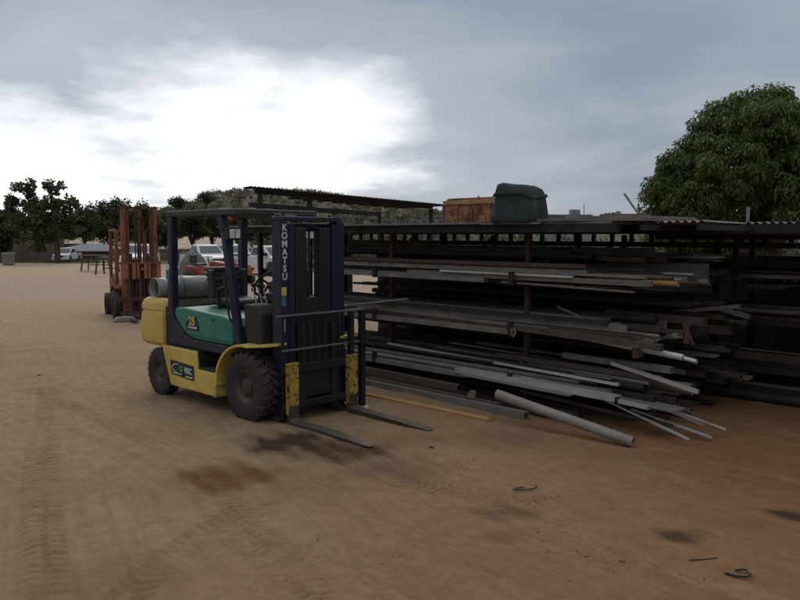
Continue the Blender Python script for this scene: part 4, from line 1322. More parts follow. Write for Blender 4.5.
# ================================================================== orange forklift (far)
def orange_forklift():
    p = G(139, 319)
    r = empty('old_forklift', p, R(-61), 'old rusty orange forklift facing the camera behind the yellow one', 'forklift')
    r.scale = (.90, .88, .96)
    for s in (-1, 1):
        m = MB(); channel(m, .25, .42, s * .42, s * .32, .08, 2.5, th=.02, fl=.03)
        m.build('outer_rail', orange, r)
        m = MB(); channel(m, .27, .44, s * .315, s * .245, .10, 2.46, th=.02, fl=.03)
        m.build('inner_rail', rustbrown, r)
        MB().tube([(.30, s * .2, .1), (.30, s * .2, 1.5)], .035, 10).build('lift_cylinder', rustbrown, r)
        for xx, rr in ((0.0, .33), (-1.35, .26)):
            w = MB().lathe([(rr * .5, -.1), (rr, -.1), (rr, .1), (rr * .5, .1)], (xx, s * .5, rr), 'y', 20).build('wheel', rubber, r)
            MB().lathe([(.001, -.05), (rr * .5, -.08), (rr * .5, .08), (.001, .05)], (xx, s * .5, rr), 'y', 14).build('rim', orange, w)
        MB().bar((-.15, s * .47, .75), (-.30, s * .44, 2.0), .08, .09, up=(1, 0, 0)).build('front_pillar', orange, r)
        MB().bar((-1.35, s * .44, .9), (-1.3, s * .44, 2.0), .07, .08, up=(1, 0, 0)).build('rear_pillar', orange, r)
        MB().box(-1.34, -.26, s * .48, s * .41, 2.003, 2.06).build('guard_rail', orange, r)
        MB().box(.46, .50, s * .28 - .06, s * .28 + .06, .05, .5).box(.5, 1.3, s * .28 - .06, s * .28 + .06, .04, .075).build('fork', rustbrown, r)
        MB().prism([(-.45, .42), (-.40, .62), (-.2, .74), (.15, .76), (.25, .7), (.25, .73), (.15, .79), (-.22, .77), (-.44, .64), (-.5, .42)], 'y', s * .6, s * .4).build('fender', orange, r)
    for b_ in ((.27, .40, -.415, .415, 2.502, 2.55), (.27, .31, -.24, .24, 1.98, 2.06), (.27, .31, -.24, .24, .14, .3), (.27, .31, -.24, .24, 1.2, 1.27)):
        MB().box(*b_).build('cross_member', rustbrown, r)
    MB().tube([(.34, 0, .1), (.34, 0, 2.3)], .05, 12).tube([(.34, 0, 2.3), (.34, 0, 2.48)], .09, 12).build('centre_ram', rustbrown, r)
    for y in (-.09, .09):
        MB().box(.335, .35, y - .015, y + .015, .5, 2.35).build('lift_chain', rustbrown, r)
    MB().box(.45, .48, -.5, .5, .44, .52).box(.45, .48, -.5, .5, .12, .2).build('carriage', rustbrown, r)
    MB().box(.45, .475, -.5, .5, 1.27, 1.31).build('load_backrest', orange, r)
    for y0, w_ in ((-.47, .18), (-.20, .09), (-.08, .05), (.08, .07), (.18, .05), (.38, .1)):
        MB().box(.452, .47, y0, y0 + w_, .93, 1.268).build('backrest_panel', mat('pale_orange_paint', (0.34, .14, .06), (.2, .07, .035), rough=.8), r)
    MB().box(.13, .24, -.30, .30, .28, .95).build('dark_infill', blacksteel, r)  # black box added to fill the dark middle below the backrest
    for k in range(5):
        MB().box(-1.2 + k * .2, -1.14 + k * .2, -.405, .405, 2.01, 2.05).build('guard_slat', orange, r)
    for xx in (-1.34, -.33):
        MB().box(xx, xx + .07, -.41, .41, 2.004, 2.058).build('guard_cross_rail', orange, r)
    MB().prism([(-1.85, .35), (-1.2, .3), (-.05, .3), (-.05, .72), (-.35, .75), (-1.2, .98), (-1.80, 1.0), (-1.9, .8)], 'y', -.42, .42).build('body', orange, r, bevel=.05)
    MB().box(-.03, .12, -.38, .38, .32, 1.12).build('cowl', mat('dark_orange_cowl', (0.06, .03, .02), rough=.8), r, bevel=.02)
    MB().box(-.9, -.5, -.22, .22, .90, .99).box(-.98, -.9, -.22, .22, .95, 1.35).build('seat', vinyl, r, bevel=.03)
    MB().tube([(-.02, 0, 1.05), (-.15, 0, 1.18)], .025, 8).tube([Vector((-.16 - .07 * math.sin(a), .15 * math.cos(a), 1.2 + .12 * math.sin(a))) for a in [2 * math.pi * k / 16 for k in range(17)]], .012, 6).build('steering_wheel', blacktrim, r)


orange_forklift()
p = G(125, 323)
o = MB().prism([(-.24, 0), (.24, 0), (.2, .09), (.05, .12), (-.18, .1)], 'y', -.1, .12).build('concrete_block', concrete, None, bevel=.02, loc=p)
o.rotation_euler = (0, 0, R(25))
tag(o, 'pale broken concrete block on the ground under the orange forklift', 'concrete block')

# ================================================================== racks
RA = Vector((-.628, 9.53, 0)); RH = R(-44.5)
ru = Vector((math.cos(RH), math.sin(RH), 0)); rb = Vector((-ru.y, ru.x, 0))
RM = Matrix.Translation(RA) @ Matrix.Rotation(RH, 4, 'Z')


def RP(t, d, z): return RA + ru * t + rb * d + Vector((0, 0, z))


FRK = empty('storage_rack', RA, RH, 'long front steel storage rack with red posts full of metal lengths', 'rack')
LV = (.30, .84, 1.37)
ARM_T = (-3.6 + .1, -1.55, .5, 2.57, 3.95)
for i, t in enumerate(ARM_T):
    for d, m_ in ((.25, redprimer if i in (2, 3) else darkmetal), (1.25, darkmetal), (2.35, darkmetal)):
        top = 1.86 - (0.004 * d)
        if i == 4 and d < 2: continue
        if i == 0: continue
        MB().box(t - .025, t + .025, d - .03, d + .03, -.05, top).build('post', m_, FRK)
    if i == 0: continue
    for z in LV:
        if i == 1: continue
        if i == 4:
            MB().box(t - .025, t + .025, 1.3, 2.316, z - .05, z - .004).build('arm', darkmetal, FRK)
            continue
        am = MB().box(t - .025, t + .025, -.04, .216, z - .05, z - .004).box(t - .025, t + .025, .284, 1.216, z - .05, z - .004).box(t - .025, t + .025, 1.284, 2.316, z - .05, z - .004)
        ao = am.build('arm', darkmetal, FRK)
        MB().box(t - .028, t + .028, -.075, -.042, z - .055, z + .085).build('stop', darkmetal, ao)
for t in (.62, 2.69):
    for z in (.60, 1.12, 1.575):
        MB().box(t - .02, t + .02, .4 if z > 1.5 else .85, 2.32, z - .045, z - .003).build('cross_rail', darkmetal, FRK)
# beams under the roof
MB().box(-2.95, 3.75, -.06, .02, 1.862, 1.948).build('front_roof_beam', darkmetal, FRK)
MB().box(-2.95, 5.3, 2.45, 2.52, 1.862, 1.948).build('rear_roof_beam', darkmetal, FRK)
MB().box(-2.95, 5.3, 1.2, 1.27, 1.862, 1.948).build('middle_roof_beam', darkmetal, FRK)
MB().box(-2.95, 5.3, 2.45, 2.52, 1.70, 1.765).build('rear_rail', darkmetal, FRK)
MB().box(-2.95, -2.88, 2.53, 2.60, 0, 1.86).box(-2.95, -2.88, .02, .09, 0, 1.86).build('post', darkmetal, FRK)
for k in range(29):
    t = -2.8 + k * .27
    MB().box(t - .022, t + .022, 2.46, 2.51, 1.766, 1.861).build('stud', darkmetal, FRK)
for k in range(15):
    t = -2.8 + k * .52
    MB().box(t - .02, t + .02, .021, 1.199, 1.88, 1.93).box(t - .02, t + .02, 1.271, 2.449, 1.88, 1.93).build('purlin', darkmetal, FRK)
# diagonal braces
MB().bar((-.45, .55, .62), (.62, .55, 1.86), .045, .045).build('brace', rustbrown, FRK)
MB().bar((1.2, 2.0, 1.40), (2.6, 2.0, 1.70), .03, .03).build('brace', darkmetal, FRK)
MB().bar((-1.4, 2.3, .3), (.5, 2.3, 1.8), .035, .035).build('brace', darkmetal, FRK)

# roof sheets: separate weathered sheets lying side by side


def roof_sheet(t0, t1, d0, d1, z0, z1, mt, name='roof_sheet', amp=.009, per=.076, parent=None, tl=0.0, thick=.012):
    n = int((t1 - t0) / (per / 6)) if amp else 2
    n = max(n, 2)
    top = []; bot = []
    for i in range(n + 1):
        t = t0 + (t1 - t0) * i / n
        w = amp * math.sin(2 * math.pi * t / per)
        top.append((t, w)); bot.append((t, w - thick if not amp else w - .003))
    vs = []; fs = []
    for (t, w), (tb_, wb) in zip(top, bot):
        s = (t - t0) / (t1 - t0)
        za = z0 + tl * s; zb = z1 + tl * s
        vs += [(t, d0, za + w), (t, d1, zb + w), (t, d1, zb + wb), (t, d0, za + wb)]
    for i in range(n):
        a = 4 * i; b = a + 4
        fs += [(a, b, b + 1, a + 1), (a + 1, b + 1, b + 2, a + 2), (a + 2, b + 2, b + 3, a + 3), (a + 3, b + 3, b, a)]
    fs += [(0, 1, 2, 3), (4 * n + 3, 4 * n + 2, 4 * n + 1, 4 * n)]
    return MB().add(vs, fs).build(name, mt, parent or FRK)


rg_ = random.Random(5)
edges = [-3.0, -1.7, -.35, 1.0, 2.2]
for a, b in zip(edges[:-1], edges[1:]):
    roof_sheet(a, b - .01, -.13 + rg_.uniform(-.02, .02), 2.62, 1.975, 1.965, roofsheet, amp=0, thick=.024)
edges = [2.2, 2.95, 3.7, 4.4, 5.2]
for i, (a, b) in enumerate(zip(edges[:-1], edges[1:])):
    roof_sheet(a, b - .01, (-.12, -.05, .35, 1.3)[i], 2.65, 1.965, (1.965, 1.965, 1.95, 1.93)[i], roofsheet, amp=(0, 0, .013, .013)[i], per=.075, thick=.02)


# loose sheets on the roof
def loose(name, verts_rack, th, mt, label, cat):
    """thin slab from four rack-frame corners"""
    vs = [RP(*v) for v in verts_rack]
    c = sum(vs, Vector()) / 4
    top = [v - c for v in vs]; botv = [v - c - Vector((0, 0, th)) for v in vs]
    o = MB().add(top + botv, [(0, 1, 2, 3), (7, 6, 5, 4), (0, 4, 5, 1), (1, 5, 6, 2), (2, 6, 7, 3), (3, 7, 4, 0)]).build(name, mt, None, loc=c)
    tag(o, label, cat)


loose('roofing_sheet', [(2.9, -.10, 1.995), (3.95, -.02, 1.99), (3.95, .85, 1.995), (2.9, .7, 1.995)], .022, roofsheet, 'loose flat sheet on the rack roof just right of the green bin', 'sheet')
loose('roofing_sheet', [(3.1, .1, 2.025), (3.9, .2, 2.02), (4.0, 1.1, 2.02), (3.2, 1.0, 2.025)], .024, M_PIECE['grey'], 'upper loose sheet overlapping another on the roof left of the mango tree', 'sheet')
loose('roofing_sheet', [(4.3, 1.5, 1.97), (5.1, 1.35, 1.955), (5.2, 2.2, 1.955), (4.4, 2.3, 1.97)], .012, roofsheet, 'loose sheet at the far right end of the front rack roof', 'sheet')
loose('timber_plank', [(3.35, .35, 2.048), (3.8, .42, 2.045), (3.8, .5, 2.045), (3.35, .43, 2.048)], .02, M_PIECE['wood'], 'short grey plank lying on top of the loose roof sheets', 'plank')
o = MB().tube([(0, 0, 0), (0, 0, .22)], .018, 8).build('pipe_stub', concrete, None, loc=RP(4.12, 2.2, 1.94))
tag(o, 'short upright grey pipe stub on the roof in front of the mango tree', 'pipe')

# second rack behind, running on to the right
BRK = empty('storage_rack', RP(3.2, 2.62, 0), RH, 'dark rear storage rack running out of the frame at right', 'rack')
for t in (.4, 2.4, 4.4, 6.4):
    for d in (0.1, 1.3):
        MB().box(t - .035, t + .035, d - .035, d + .035, -.05, 1.80).build('post', darkmetal, BRK)
    for z in LV:
        MB().box(t - .025, t + .025, -.25, .064, z - .05, z - .004).box(t - .025, t + .025, .136, 1.26, z - .05, z - .004).build('arm', darkmetal, BRK)
MB().box(-.2, 7.0, -.3, -.22, 1.80, 1.86).box(-.2, 7.0, 1.3, 1.38, 1.80, 1.86).build('roof_beam', darkmetal, BRK)
MB().box(-2.0, 7.0, 1.76, 1.80, .0, 1.58).build('shade_backing', darksheet, BRK)  # added dark wall, blocks the bright ground so the rack stays dark
for a in range(8):
    roof_sheet(-.3 + a * .9, -.3 + a * .9 + .89, -.55, 1.7, 1.872, 1.89, roofsheet, amp=.011, per=.076, parent=BRK)


# --- lengths of stock
def prof_angle(a, th):
    return [(-a / 2, 0), (a / 2, 0), (a / 2, th), (-a / 2 + th, th), (-a / 2 + th, a), (-a / 2, a)]


def prof_channel(w, h, th):
    return [(-w / 2, 0), (w / 2, 0), (w / 2, h), (w / 2 - th, h), (w / 2 - th, th), (-w / 2 + th, th), (-w / 2 + th, h), (-w / 2, h)]


def length_mesh(kind, L, a, b):
    mb = MB()
    if kind == 'angle': mb.prism(prof_angle(a, .006), 'x', -L / 2, L / 2)
    elif kind == 'channel': mb.prism(prof_channel(a, b, .006), 'x', -L / 2, L / 2)
    elif kind == 'board':
        mb.box(-L / 2, L / 2, -a / 2, a / 2, 0, b)
    elif kind == 'tube':
        th = .004
        o_ = lambda x: [(x, -a / 2, 0), (x, a / 2, 0), (x, a / 2, b), (x, -a / 2, b)]
        i_ = lambda x: [(x, -a / 2 + th, th), (x, a / 2 - th, th), (x, a / 2 - th, b - th), (x, -a / 2 + th, b - th)]
        mb.loft([i_(-L / 2), o_(-L / 2), o_(L / 2), i_(L / 2), i_(-L / 2)], False, False)
    elif kind == 'pipe':
        r = a / 2; ri = r - max(.003, r * .1); n = 14
        def c(x, q): return [(x, q * math.cos(2 * math.pi * k / n), r + q * math.sin(2 * math.pi * k / n)) for k in range(n)]
        mb.loft([c(-L / 2, ri), c(-L / 2, r)], False, False); mb.loft([c(-L / 2, r), c(L / 2, r)], True, False)
        mb.loft([c(L / 2, r), c(L / 2, ri)], False, False); mb.loft([c(L / 2, ri), c(-L / 2, ri)], True, False)
    return mb


NAMES = {'angle': 'steel_angle', 'channel': 'steel_channel', 'tube': 'steel_tube', 'pipe': 'steel_pipe', 'board': 'flat_bar'}


def length(kind, A_, B_, a, b, mt, label, group=None, name=None, cat=None, roll=0.0, rack=True):
    if rack and A_[1] < 2.5:
        A_ = (A_[0] if A_[0] < 4 else 4 + (A_[0] - 4) * .5, *A_[1:]); B_ = (B_[0] if B_[0] < 4 else 4 + (B_[0] - 4) * .5, *B_[1:])
    A_ = RP(*A_) if rack else Vector(A_); B_ = RP(*B_) if rack else Vector(B_)
    d = B_ - A_
    o = length_mesh(kind, d.length, a, b).build(name or NAMES[kind], mt, None)
    o.location = (A_ + B_) / 2
    q = d.to_track_quat('X', 'Z')
    o.rotation_euler = (q @ Euler((roll, 0, 0)).to_quaternion()).to_euler()
    tag(o, label, cat or ('timber' if name and 'timber' in name else 'metal length'), group)
    return o


LABEL = {}


def fill(zone, where, z, d0, d1, t0r, t1r, n, hmax, mats, seed, zmax=None):
    rg = random.Random(seed)
    d = d0
    k = 0
    cur = d0
    top = {}
    layer = 0
    zbase = z
    cnt = 0
    while cnt < n:
        kind = rg.choice(['angle', 'channel', 'tube', 'tube', 'pipe', 'board', 'board'])
        a = rg.choice([.04, .05, .06, .075, .09, .1]); b = rg.choice([.03, .04, .05, .06, .075])
        if kind == 'pipe': a = b = rg.choice([.034, .048, .06, .076]); b = a
        if kind == 'board': a = rg.choice([.09, .12, .16]); b = rg.choice([.012, .02, .035])
        if kind == 'angle': b = a
        if cur + a > d1:
            cur = d0 + rg.uniform(0, .06); layer += 1; zbase += .055 + .02 * rg.random()
        if zmax and zbase + b > zmax: break
        m_ = rg.choices([x[0] for x in mats], [x[1] for x in mats])[0]
        t0 = rg.uniform(*t0r); t1 = rg.uniform(*t1r)
        if layer: t0 += .15; t1 -= rg.uniform(0, .6)
        dd = cur + a / 2
        sl = rg.uniform(-.025, .025)
        zz = zbase + rg.uniform(0, .004)
        kw = {'dark': 'dark', 'rust': 'rusty', 'grey': 'grey galvanised', 'light': 'bright', 'wood': 'weathered timber', 'ochre': 'ochre timber', 'brown': 'brown'}[m_]
        nm = None
        if m_ in ('wood', 'ochre'):
            kind = 'board'; nm = 'timber_board'; b = max(b, .02)
        noun = {'angle': 'steel angle', 'channel': 'steel channel', 'tube': 'box section tube', 'pipe': 'round steel pipe', 'board': 'flat bar'}[kind]
        if nm: noun = 'board'
        fr = (cur - d0) / (d1 - d0)
        dep = 'near the front' if fr < .34 else ('in the middle' if fr < .67 else 'at the back')
        rch = 'reaching far right' if t1 > (t1r[0] + t1r[1]) / 2 else 'ending short'
        size = 'thin' if max(a, b) < .065 else 'wide'
        if kw == 'grey galvanised': kw = 'grey'
        lab = f'{size} {kw} {noun} {rch} {dep} {where}'.replace('box section tube', 'box tube').replace('reaching far right', 'reaching furthest').replace('round steel pipe', 'round pipe')
        length(kind, (t0, dd + sl, zz), (t1, dd - sl, zz + rg.uniform(-.012, .004)), a * .96, b, M_PIECE[m_], lab, lab + ' stack', name=nm, roll=0)
        cur += a + rg.uniform(.002, .03)
        cnt += 1


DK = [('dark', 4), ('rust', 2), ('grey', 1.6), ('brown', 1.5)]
MX = [('dark', 2.2), ('rust', 1.5), ('grey', 3.4), ('brown', 1.5), ('wood', 1.2), ('light', .35)]
# dark sheets added behind the inner bays, in place of deep shade
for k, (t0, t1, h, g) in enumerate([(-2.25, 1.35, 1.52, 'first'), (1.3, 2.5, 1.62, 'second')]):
    o = MB().add([(0, 0, 0), (t1 - t0, 0, 0), (t1 - t0, .12, h), (0, .12, h), (0, .02, 0), (t1 - t0, .02, 0), (t1 - t0, .14, h), (0, .14, h)], [(0, 1, 2, 3), (7, 6, 5, 4), (0, 4, 5, 1), (1, 5, 6, 2), (2, 6, 7, 3), (3, 7, 4, 0)]).build('shade_sheet', darksheet, None, loc=RP(t0, 2.62 + .03 * (k % 2), 0))
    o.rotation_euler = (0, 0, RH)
    tag(o, g + ' dark sheet from left, added behind the front rack as interior shade', 'sheet')
length('pipe', (3.3, 2.22, .0), (8.5, 2.22, .0), .11, .11, M_PIECE['dark'], 'fat black pipe on the ground along the foot of the rear rack')
# front rack, three arm levels, outer bays (near side)
fill('f1', 'on front rack bottom arms', LV[0], .02, 1.2, (-1.35, -.7), (3.5, 4.4), 26, .2, MX, 101)
fill('f2', 'on front rack middle arms', LV[1], .02, 1.2, (-1.35, -.7), (3.3, 4.3), 28, .2, MX, 102)
fill('f3', 'on front rack top arms', LV[2], .02, 1.2, (-1.35, -.7), (3.2, 4.0), 26, .2, MX, 103)
# inner bays behind the middle posts
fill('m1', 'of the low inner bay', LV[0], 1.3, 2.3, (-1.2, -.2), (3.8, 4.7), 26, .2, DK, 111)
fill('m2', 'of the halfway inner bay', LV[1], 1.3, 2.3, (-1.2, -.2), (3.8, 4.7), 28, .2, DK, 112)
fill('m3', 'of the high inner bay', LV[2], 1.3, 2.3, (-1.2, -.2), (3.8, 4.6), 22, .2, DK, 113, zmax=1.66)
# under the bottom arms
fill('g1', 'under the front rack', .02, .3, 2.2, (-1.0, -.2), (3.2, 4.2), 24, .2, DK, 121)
# rear rack
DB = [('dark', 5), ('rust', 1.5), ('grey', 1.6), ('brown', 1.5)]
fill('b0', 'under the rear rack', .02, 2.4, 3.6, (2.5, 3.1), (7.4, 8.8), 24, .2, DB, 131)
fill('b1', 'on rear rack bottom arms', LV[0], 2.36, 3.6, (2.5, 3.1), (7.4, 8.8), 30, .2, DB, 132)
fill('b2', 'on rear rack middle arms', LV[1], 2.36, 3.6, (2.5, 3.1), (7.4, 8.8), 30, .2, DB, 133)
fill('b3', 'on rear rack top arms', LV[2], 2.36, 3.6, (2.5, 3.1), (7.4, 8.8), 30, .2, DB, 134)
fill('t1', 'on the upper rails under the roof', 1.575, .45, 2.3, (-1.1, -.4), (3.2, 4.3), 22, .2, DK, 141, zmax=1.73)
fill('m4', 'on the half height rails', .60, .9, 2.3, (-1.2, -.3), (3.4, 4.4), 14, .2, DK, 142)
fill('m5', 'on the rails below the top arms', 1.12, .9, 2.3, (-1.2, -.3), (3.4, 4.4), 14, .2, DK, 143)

# --- lengths one can single out
# light edges lying along the front of each level
length('channel', (-1.3, -.01, LV[2] + .002), (2.2, -.01, LV[2] + .004), .07, .045, M_PIECE['grey'], 'grey channel along the front edge of the top arms, left half of the rack', cat='metal length', roll=R(180))
length('tube', (1.55, -.015, LV[2] + .05), (3.28, -.015, LV[2] + .045), .03, .022, M_PIECE['light'], 'thin bright strip along the front edge of the top arms')
length('board', (1.0, .06, LV[2] + .003), (4.08, .05, LV[2] - .004), .12, .05, M_PIECE['wood'], 'thick grey board sticking out furthest right on the front edge of the top arms', name='timber_board')
length('board', (2.4, .02, LV[2] - .04), (3.9, .03, LV[2] - .07), .05, .02, M_PIECE['wood'], 'sagging split batten under the thick grey board at the right end of the top arms', name='timber_board')
length('pipe', (3.7, .35, LV[2] - .01), (4.35, .35, LV[2] - .01), .05, .05, M_PIECE['ochre'], 'short ochre rod end right of the thick grey board on the top arms')
length('channel', (-1.35, -.015, LV[1] + .002), (2.55, -.02, LV[1] + .003), .09, .05, M_PIECE['grey'], 'long grey channel along the front edge of the middle arms', roll=R(180))
length('board', (.1, .08, LV[1] + .06), (3.75, .12, LV[1] + .02), .16, .03, M_PIECE['wood'], 'wide grey plank lying on the front of the middle arms', name='timber_board')
length('tube', (2.5, -.03, LV[1] + .003), (4.42, -.02, LV[1] - .045), .05, .06, M_PIECE['brown'], 'brown box tube sagging at the right end of the middle arms')
length('pipe', (3.2, .1, LV[1] - .03), (4.75, .05, LV[1] - .12), .06, .06, M_PIECE['light'], 'pale round pipe poking out at the right below the middle arms')
length('pipe', (4.6, .07, LV[1] - .105), (5.0, .04, LV[1] - .13), .038, .038, M_PIECE['light'], 'thinner pale pipe inside the end of the pale round pipe')
length('pipe', (-.1, -.07, .90), (1.05, -.03, 1.06), .028, .028, M_PIECE['grey'], 'thin grey pipe slanting up from behind the forklift backrest into the rack')
length('bar', (2.9, .3, 1.0), (3.9, .1, .80), .02, .02, M_PIECE['dark'], 'dark rod slanting down across the middle arms of the front rack', name='steel_rod') if False else \
    length('tube', (2.9, .3, 1.08), (3.85, .1, .86), .02, .02, M_PIECE['grey'], 'thin rod slanting down across the middle level near the right end', name='steel_rod')
length('channel', (-1.3, -.02, LV[0] + .002), (2.0, -.02, LV[0] + .003), .10, .05, M_PIECE['grey'], 'grey channel along the front edge of the bottom arms, left half of the rack', roll=R(180))
length('channel', (1.86, -.05, LV[0] + .055), (3.82, -.07, LV[0] + .035), .13, .05, M_PIECE['light'], 'bright aluminium channel lying on the front of the bottom arms', roll=R(180))
length('board', (2.0, -.17, LV[0] + .01), (3.4, -.19, LV[0] - .01), .11, .008, M_PIECE['grey'], 'grey flat strip just below the bright channel on the bottom arms')
length('board', (3.3, .08, LV[0] + .0), (4.75, .02, LV[0] - .03), .24, .012, M_PIECE['grey'], 'wide dull grey sheet strip at the right end of the bottom arms')
length('tube', (3.85, -.10, LV[0] - .02), (4.3, -.12, LV[0] - .03), .05, .03, M_PIECE['light'], 'short white ended tube below the right end of the bright channel')
length('pipe', (2.6, .55, LV[0] + .03), (4.55, .52, LV[0] + .02), .115, .115, M_PIECE['wood'], 'fat pale pipe with an open end at the bottom right of the front rack')
length('pipe', (2.6, .25, LV[0] + .05), (3.95, .22, LV[0] + .04), .10, .10, M_PIECE['dark'], 'dark round pipe between the bright channel and the fat pale pipe')
length('tube', (2.2, .2, LV[0] + .19), (4.2, .22, LV[0] + .17), .05, .05, M_PIECE['brown'], 'brown tube above the dark pipe near the right end of the bottom arms')
length('tube', (3.0, .3, LV[0] + .26), (4.35, .28, LV[0] + .25), .07, .06, M_PIECE['grey'], 'grey box tube with holes above the brown tube at the bottom right')
length('tube', (3.6, .2, LV[0] + .27), (4.95, .16, LV[0] + .12), .035, .035, M_PIECE['light'], 'slim pale tube angling down past the end of the grey box tube')
# thin white strips fanning out at the right end
for a_, b_, lab in [((3.6, .0, .27), (5.05, -.12, .06), 'lowest crossing white strip fanning out at the right end of the rack'),
                    ((4.2, .1, .26), (5.0, .25, .12), 'short white strip pointing back at the right end of the rack'),
                    ((4.5, .12, .24), (5.35, .30, .10), 'pinkish white strip reaching furthest right from the front rack'),
                    ((3.9, .05, .20), (5.25, .12, .05), 'long white strip under the crossing strips at the right end of the rack')]:
    length('board', a_, b_, .035, .014, M_PIECE['light'] if 'pink' not in lab else pinkw, lab)
length('tube', (2.6, .1, .16), (4.6, .05, .10), .03, .03, M_PIECE['brown'], 'brown tube low in the shade under the bright channel at right')
# slim ends that stand out at the right end of every level
rg_ = random.Random(55)
OR_ = ['first', 'second', 'third', 'fourth', 'fifth', 'sixth']
for lv, z0_, nm_ in ((0, LV[0] + .12, 'bottom'), (1, LV[1] + .03, 'middle'), (2, LV[2] + .05, 'top')):
    for k in range(6):
        d_ = .08 + k * .17
        t1 = rg_.uniform(3.7, 4.7); z_ = z0_ + .02 * (k % 3) + rg_.uniform(0, .05)
        kd = ('tube', 'pipe', 'board', 'angle', 'pipe', 'tube')[k]
        m_ = ('light', 'grey', 'grey', 'brown', 'light', 'grey')[(k + lv) % 6]
        w_ = (.035, .042, .07, .045, .03, .055)[k]; h_ = (.025, .042, .012, .045, .03, .04)[k]
        length(kd, (rg_.uniform(.4, 1.6), d_ + rg_.uniform(-.05, .05), z_), (t1, d_ - rg_.uniform(-.02, .10), z_ - rg_.uniform(.0, .07)), w_, h_, M_PIECE[m_],
               f'{OR_[k]} slim {m_} length from the front, protruding at the right end of the {nm_} level')
# slabs at the right end of the inner bays
length('board', (3.2, .9, 1.40), (4.35, .9, 1.40), .30, .16, mat('grey_board_bundle', (0.085, 0.082, 0.082), (0.05, 0.048, 0.048), rough=.8, scale=3, stretch=(1, 1, 9)), 'block of grey flat boards with square ends high at the right of the rack', cat='board bundle', name='board_bundle')
length('board', (3.2, 1.2, 1.60), (4.45, 1.2, 1.61), .26, .02, M_PIECE['grey'], 'thin grey sheet lying above the block of grey boards')
length('pipe', (3.0, .8, 1.35), (4.55, .8, 1.36), .06, .06, M_PIECE['grey'], 'grey pipe end under the block of grey boards')
length('tube', (3.4, 1.4, .95), (4.7, 1.45, 1.10), .04, .04, M_PIECE['grey'], 'slanting grey tube standing clear of the pile in the inner right bay')
length('tube', (3.9, 1.5, 1.10), (4.9, 1.4, 1.0), .045, .045, M_PIECE['grey'], 'grey tube crossing the slanting tube in the inner right bay')
length('board', (3.0, .9, .86), (4.3, .95, .85), .3, .13, M_PIECE['dark'], 'dark slab with a square end at the middle right of the front rack', cat='slab', name='steel_slab')
length('tube', (3.2, .8, .98), (4.55, .75, .97), .08, .07, M_PIECE['brown'], 'brown box tube on top of the dark slab at the middle right')
o = MB().box(-.025, .025, -.02, .02, -.09, .10).bar((-.03, .0, .1), (.07, .0, -.1), .03, .03).bar((0.05, -.02, .13), (-.06, .02, -.02), .03, .03).build('hanging_scrap', M_PIECE['rust'], None, bevel=.006, loc=RP(4.2, .5, .90))
tag(o, 'twisted rusty scrap bracket hanging at the right end of the middle level', 'scrap')
o = MB().box(-.03, .03, -.03, .03, -.10, .10).bar((-.05, .0, .08), (.06, .0, -.09), .03, .03).build('hanging_scrap', M_PIECE['rust'], None, bevel=.006, loc=RP(3.95, .0, .80))
tag(o, 'rusty bracket bound to the front edge at the right end of the middle level', 'scrap')
o = MB().tube([(0, 0, 0.04), (.015, -.02, -.01), (-.005, -.015, -.05)], .013, 6).tube([(-.02, 0, 0.04), (-.025, -.01, -.02), (.0, -.02, -.055)], .01, 6).build('rag', M_PIECE['wood'], None, loc=RP(2.62, -.07, .83))
tag(o, 'pale rag tied at the front edge beside the right red post', 'rag')
# pipe ends showing in the dark rear rack
for k in range(7):
    t = 4.25 + [0, .17, .23, .41, .47, .53, .59][k]
    length('pipe', (t, 2.28, LV[2] - .115), (t + .02, 3.5, LV[2] - .115), .045, .045, M_PIECE['grey'], 'grey pipe end pointing at the viewer in the dark rear rack', 'pipe ends in the dark rear rack')
# stock lying on the ground before the rack
length('tube', (-.9, -.05, .12), (1.9, -.06, .10), .10, .06, M_PIECE['brown'], 'brown box beam on the ground nearest the rack in the left half')
length('channel', (-.9, -.19, .10), (2.0, -.21, .05), .10, .05, M_PIECE['rust'], 'rusty channel on the ground beside the brown box beam', roll=R(180))
length('tube', (-1.0, -.34, .02), (3.0, -.36, .015), .075, .075, M_PIECE['grey'], 'long grey box tube on the ground reaching under the fallen pipe')
length('tube', (-.3, -.13, .03), (3.1, -.12, .02), .08, .08, M_PIECE['dark'], 'dark beam on the ground behind the long grey box tube')
length('board', (.6, -.25, .085), (2.6, -.28, .08), .08, .02, M_PIECE['rust'], 'rusty flat bar lying across the ground beams')
length('board', (1.8, -.02, .02), (3.3, .05, .02), .1, .05, M_PIECE['wood'], 'short timber board on the ground behind the fallen pipe', name='timber_board')
for t in (.2, 2.4):
    o = length('board', (t, -.45, -.01), (t + .02, .3, -.01), .09, .028, M_PIECE['wood'], 'timber bearer under the ground beams at the ' + ('left' if t < 1 else 'right') + ' end', name='timber_board')
a = G(352, 394); b = G(490, 423)
length('board', (a.x, a.y, .012), (b.x, b.y, .012), .085, .035, M_PIECE['ochre'], 'ochre timber plank lying alone on the ground in front of the rack', name='timber_plank', rack=False, cat='plank')
a = G(497, 395, .27); b = G(633, 441, .05)
length('pipe', (a.x, a.y, a.z - .03), (b.x, b.y, 0.005), .092, .092, mat('pale_grey_pipe', (0.27, 0.235, 0.2), (0.2, 0.17, 0.145), rough=.6, scale=4, dust=.3), 'long pale grey pipe fallen from the rack with its open end on the ground', rack=False, cat='pipe')
o = MB().box(-.04, .04, -.03, .03, 0, .05).box(-.02, .05, -.02, .04, .05, .08).build('clamp', M_PIECE['wood'], None, bevel=.008, loc=RP(2.25, -.30, .10))
tag(o, 'small pale clamp block on the ground beams beside the fallen pipe', 'clamp')

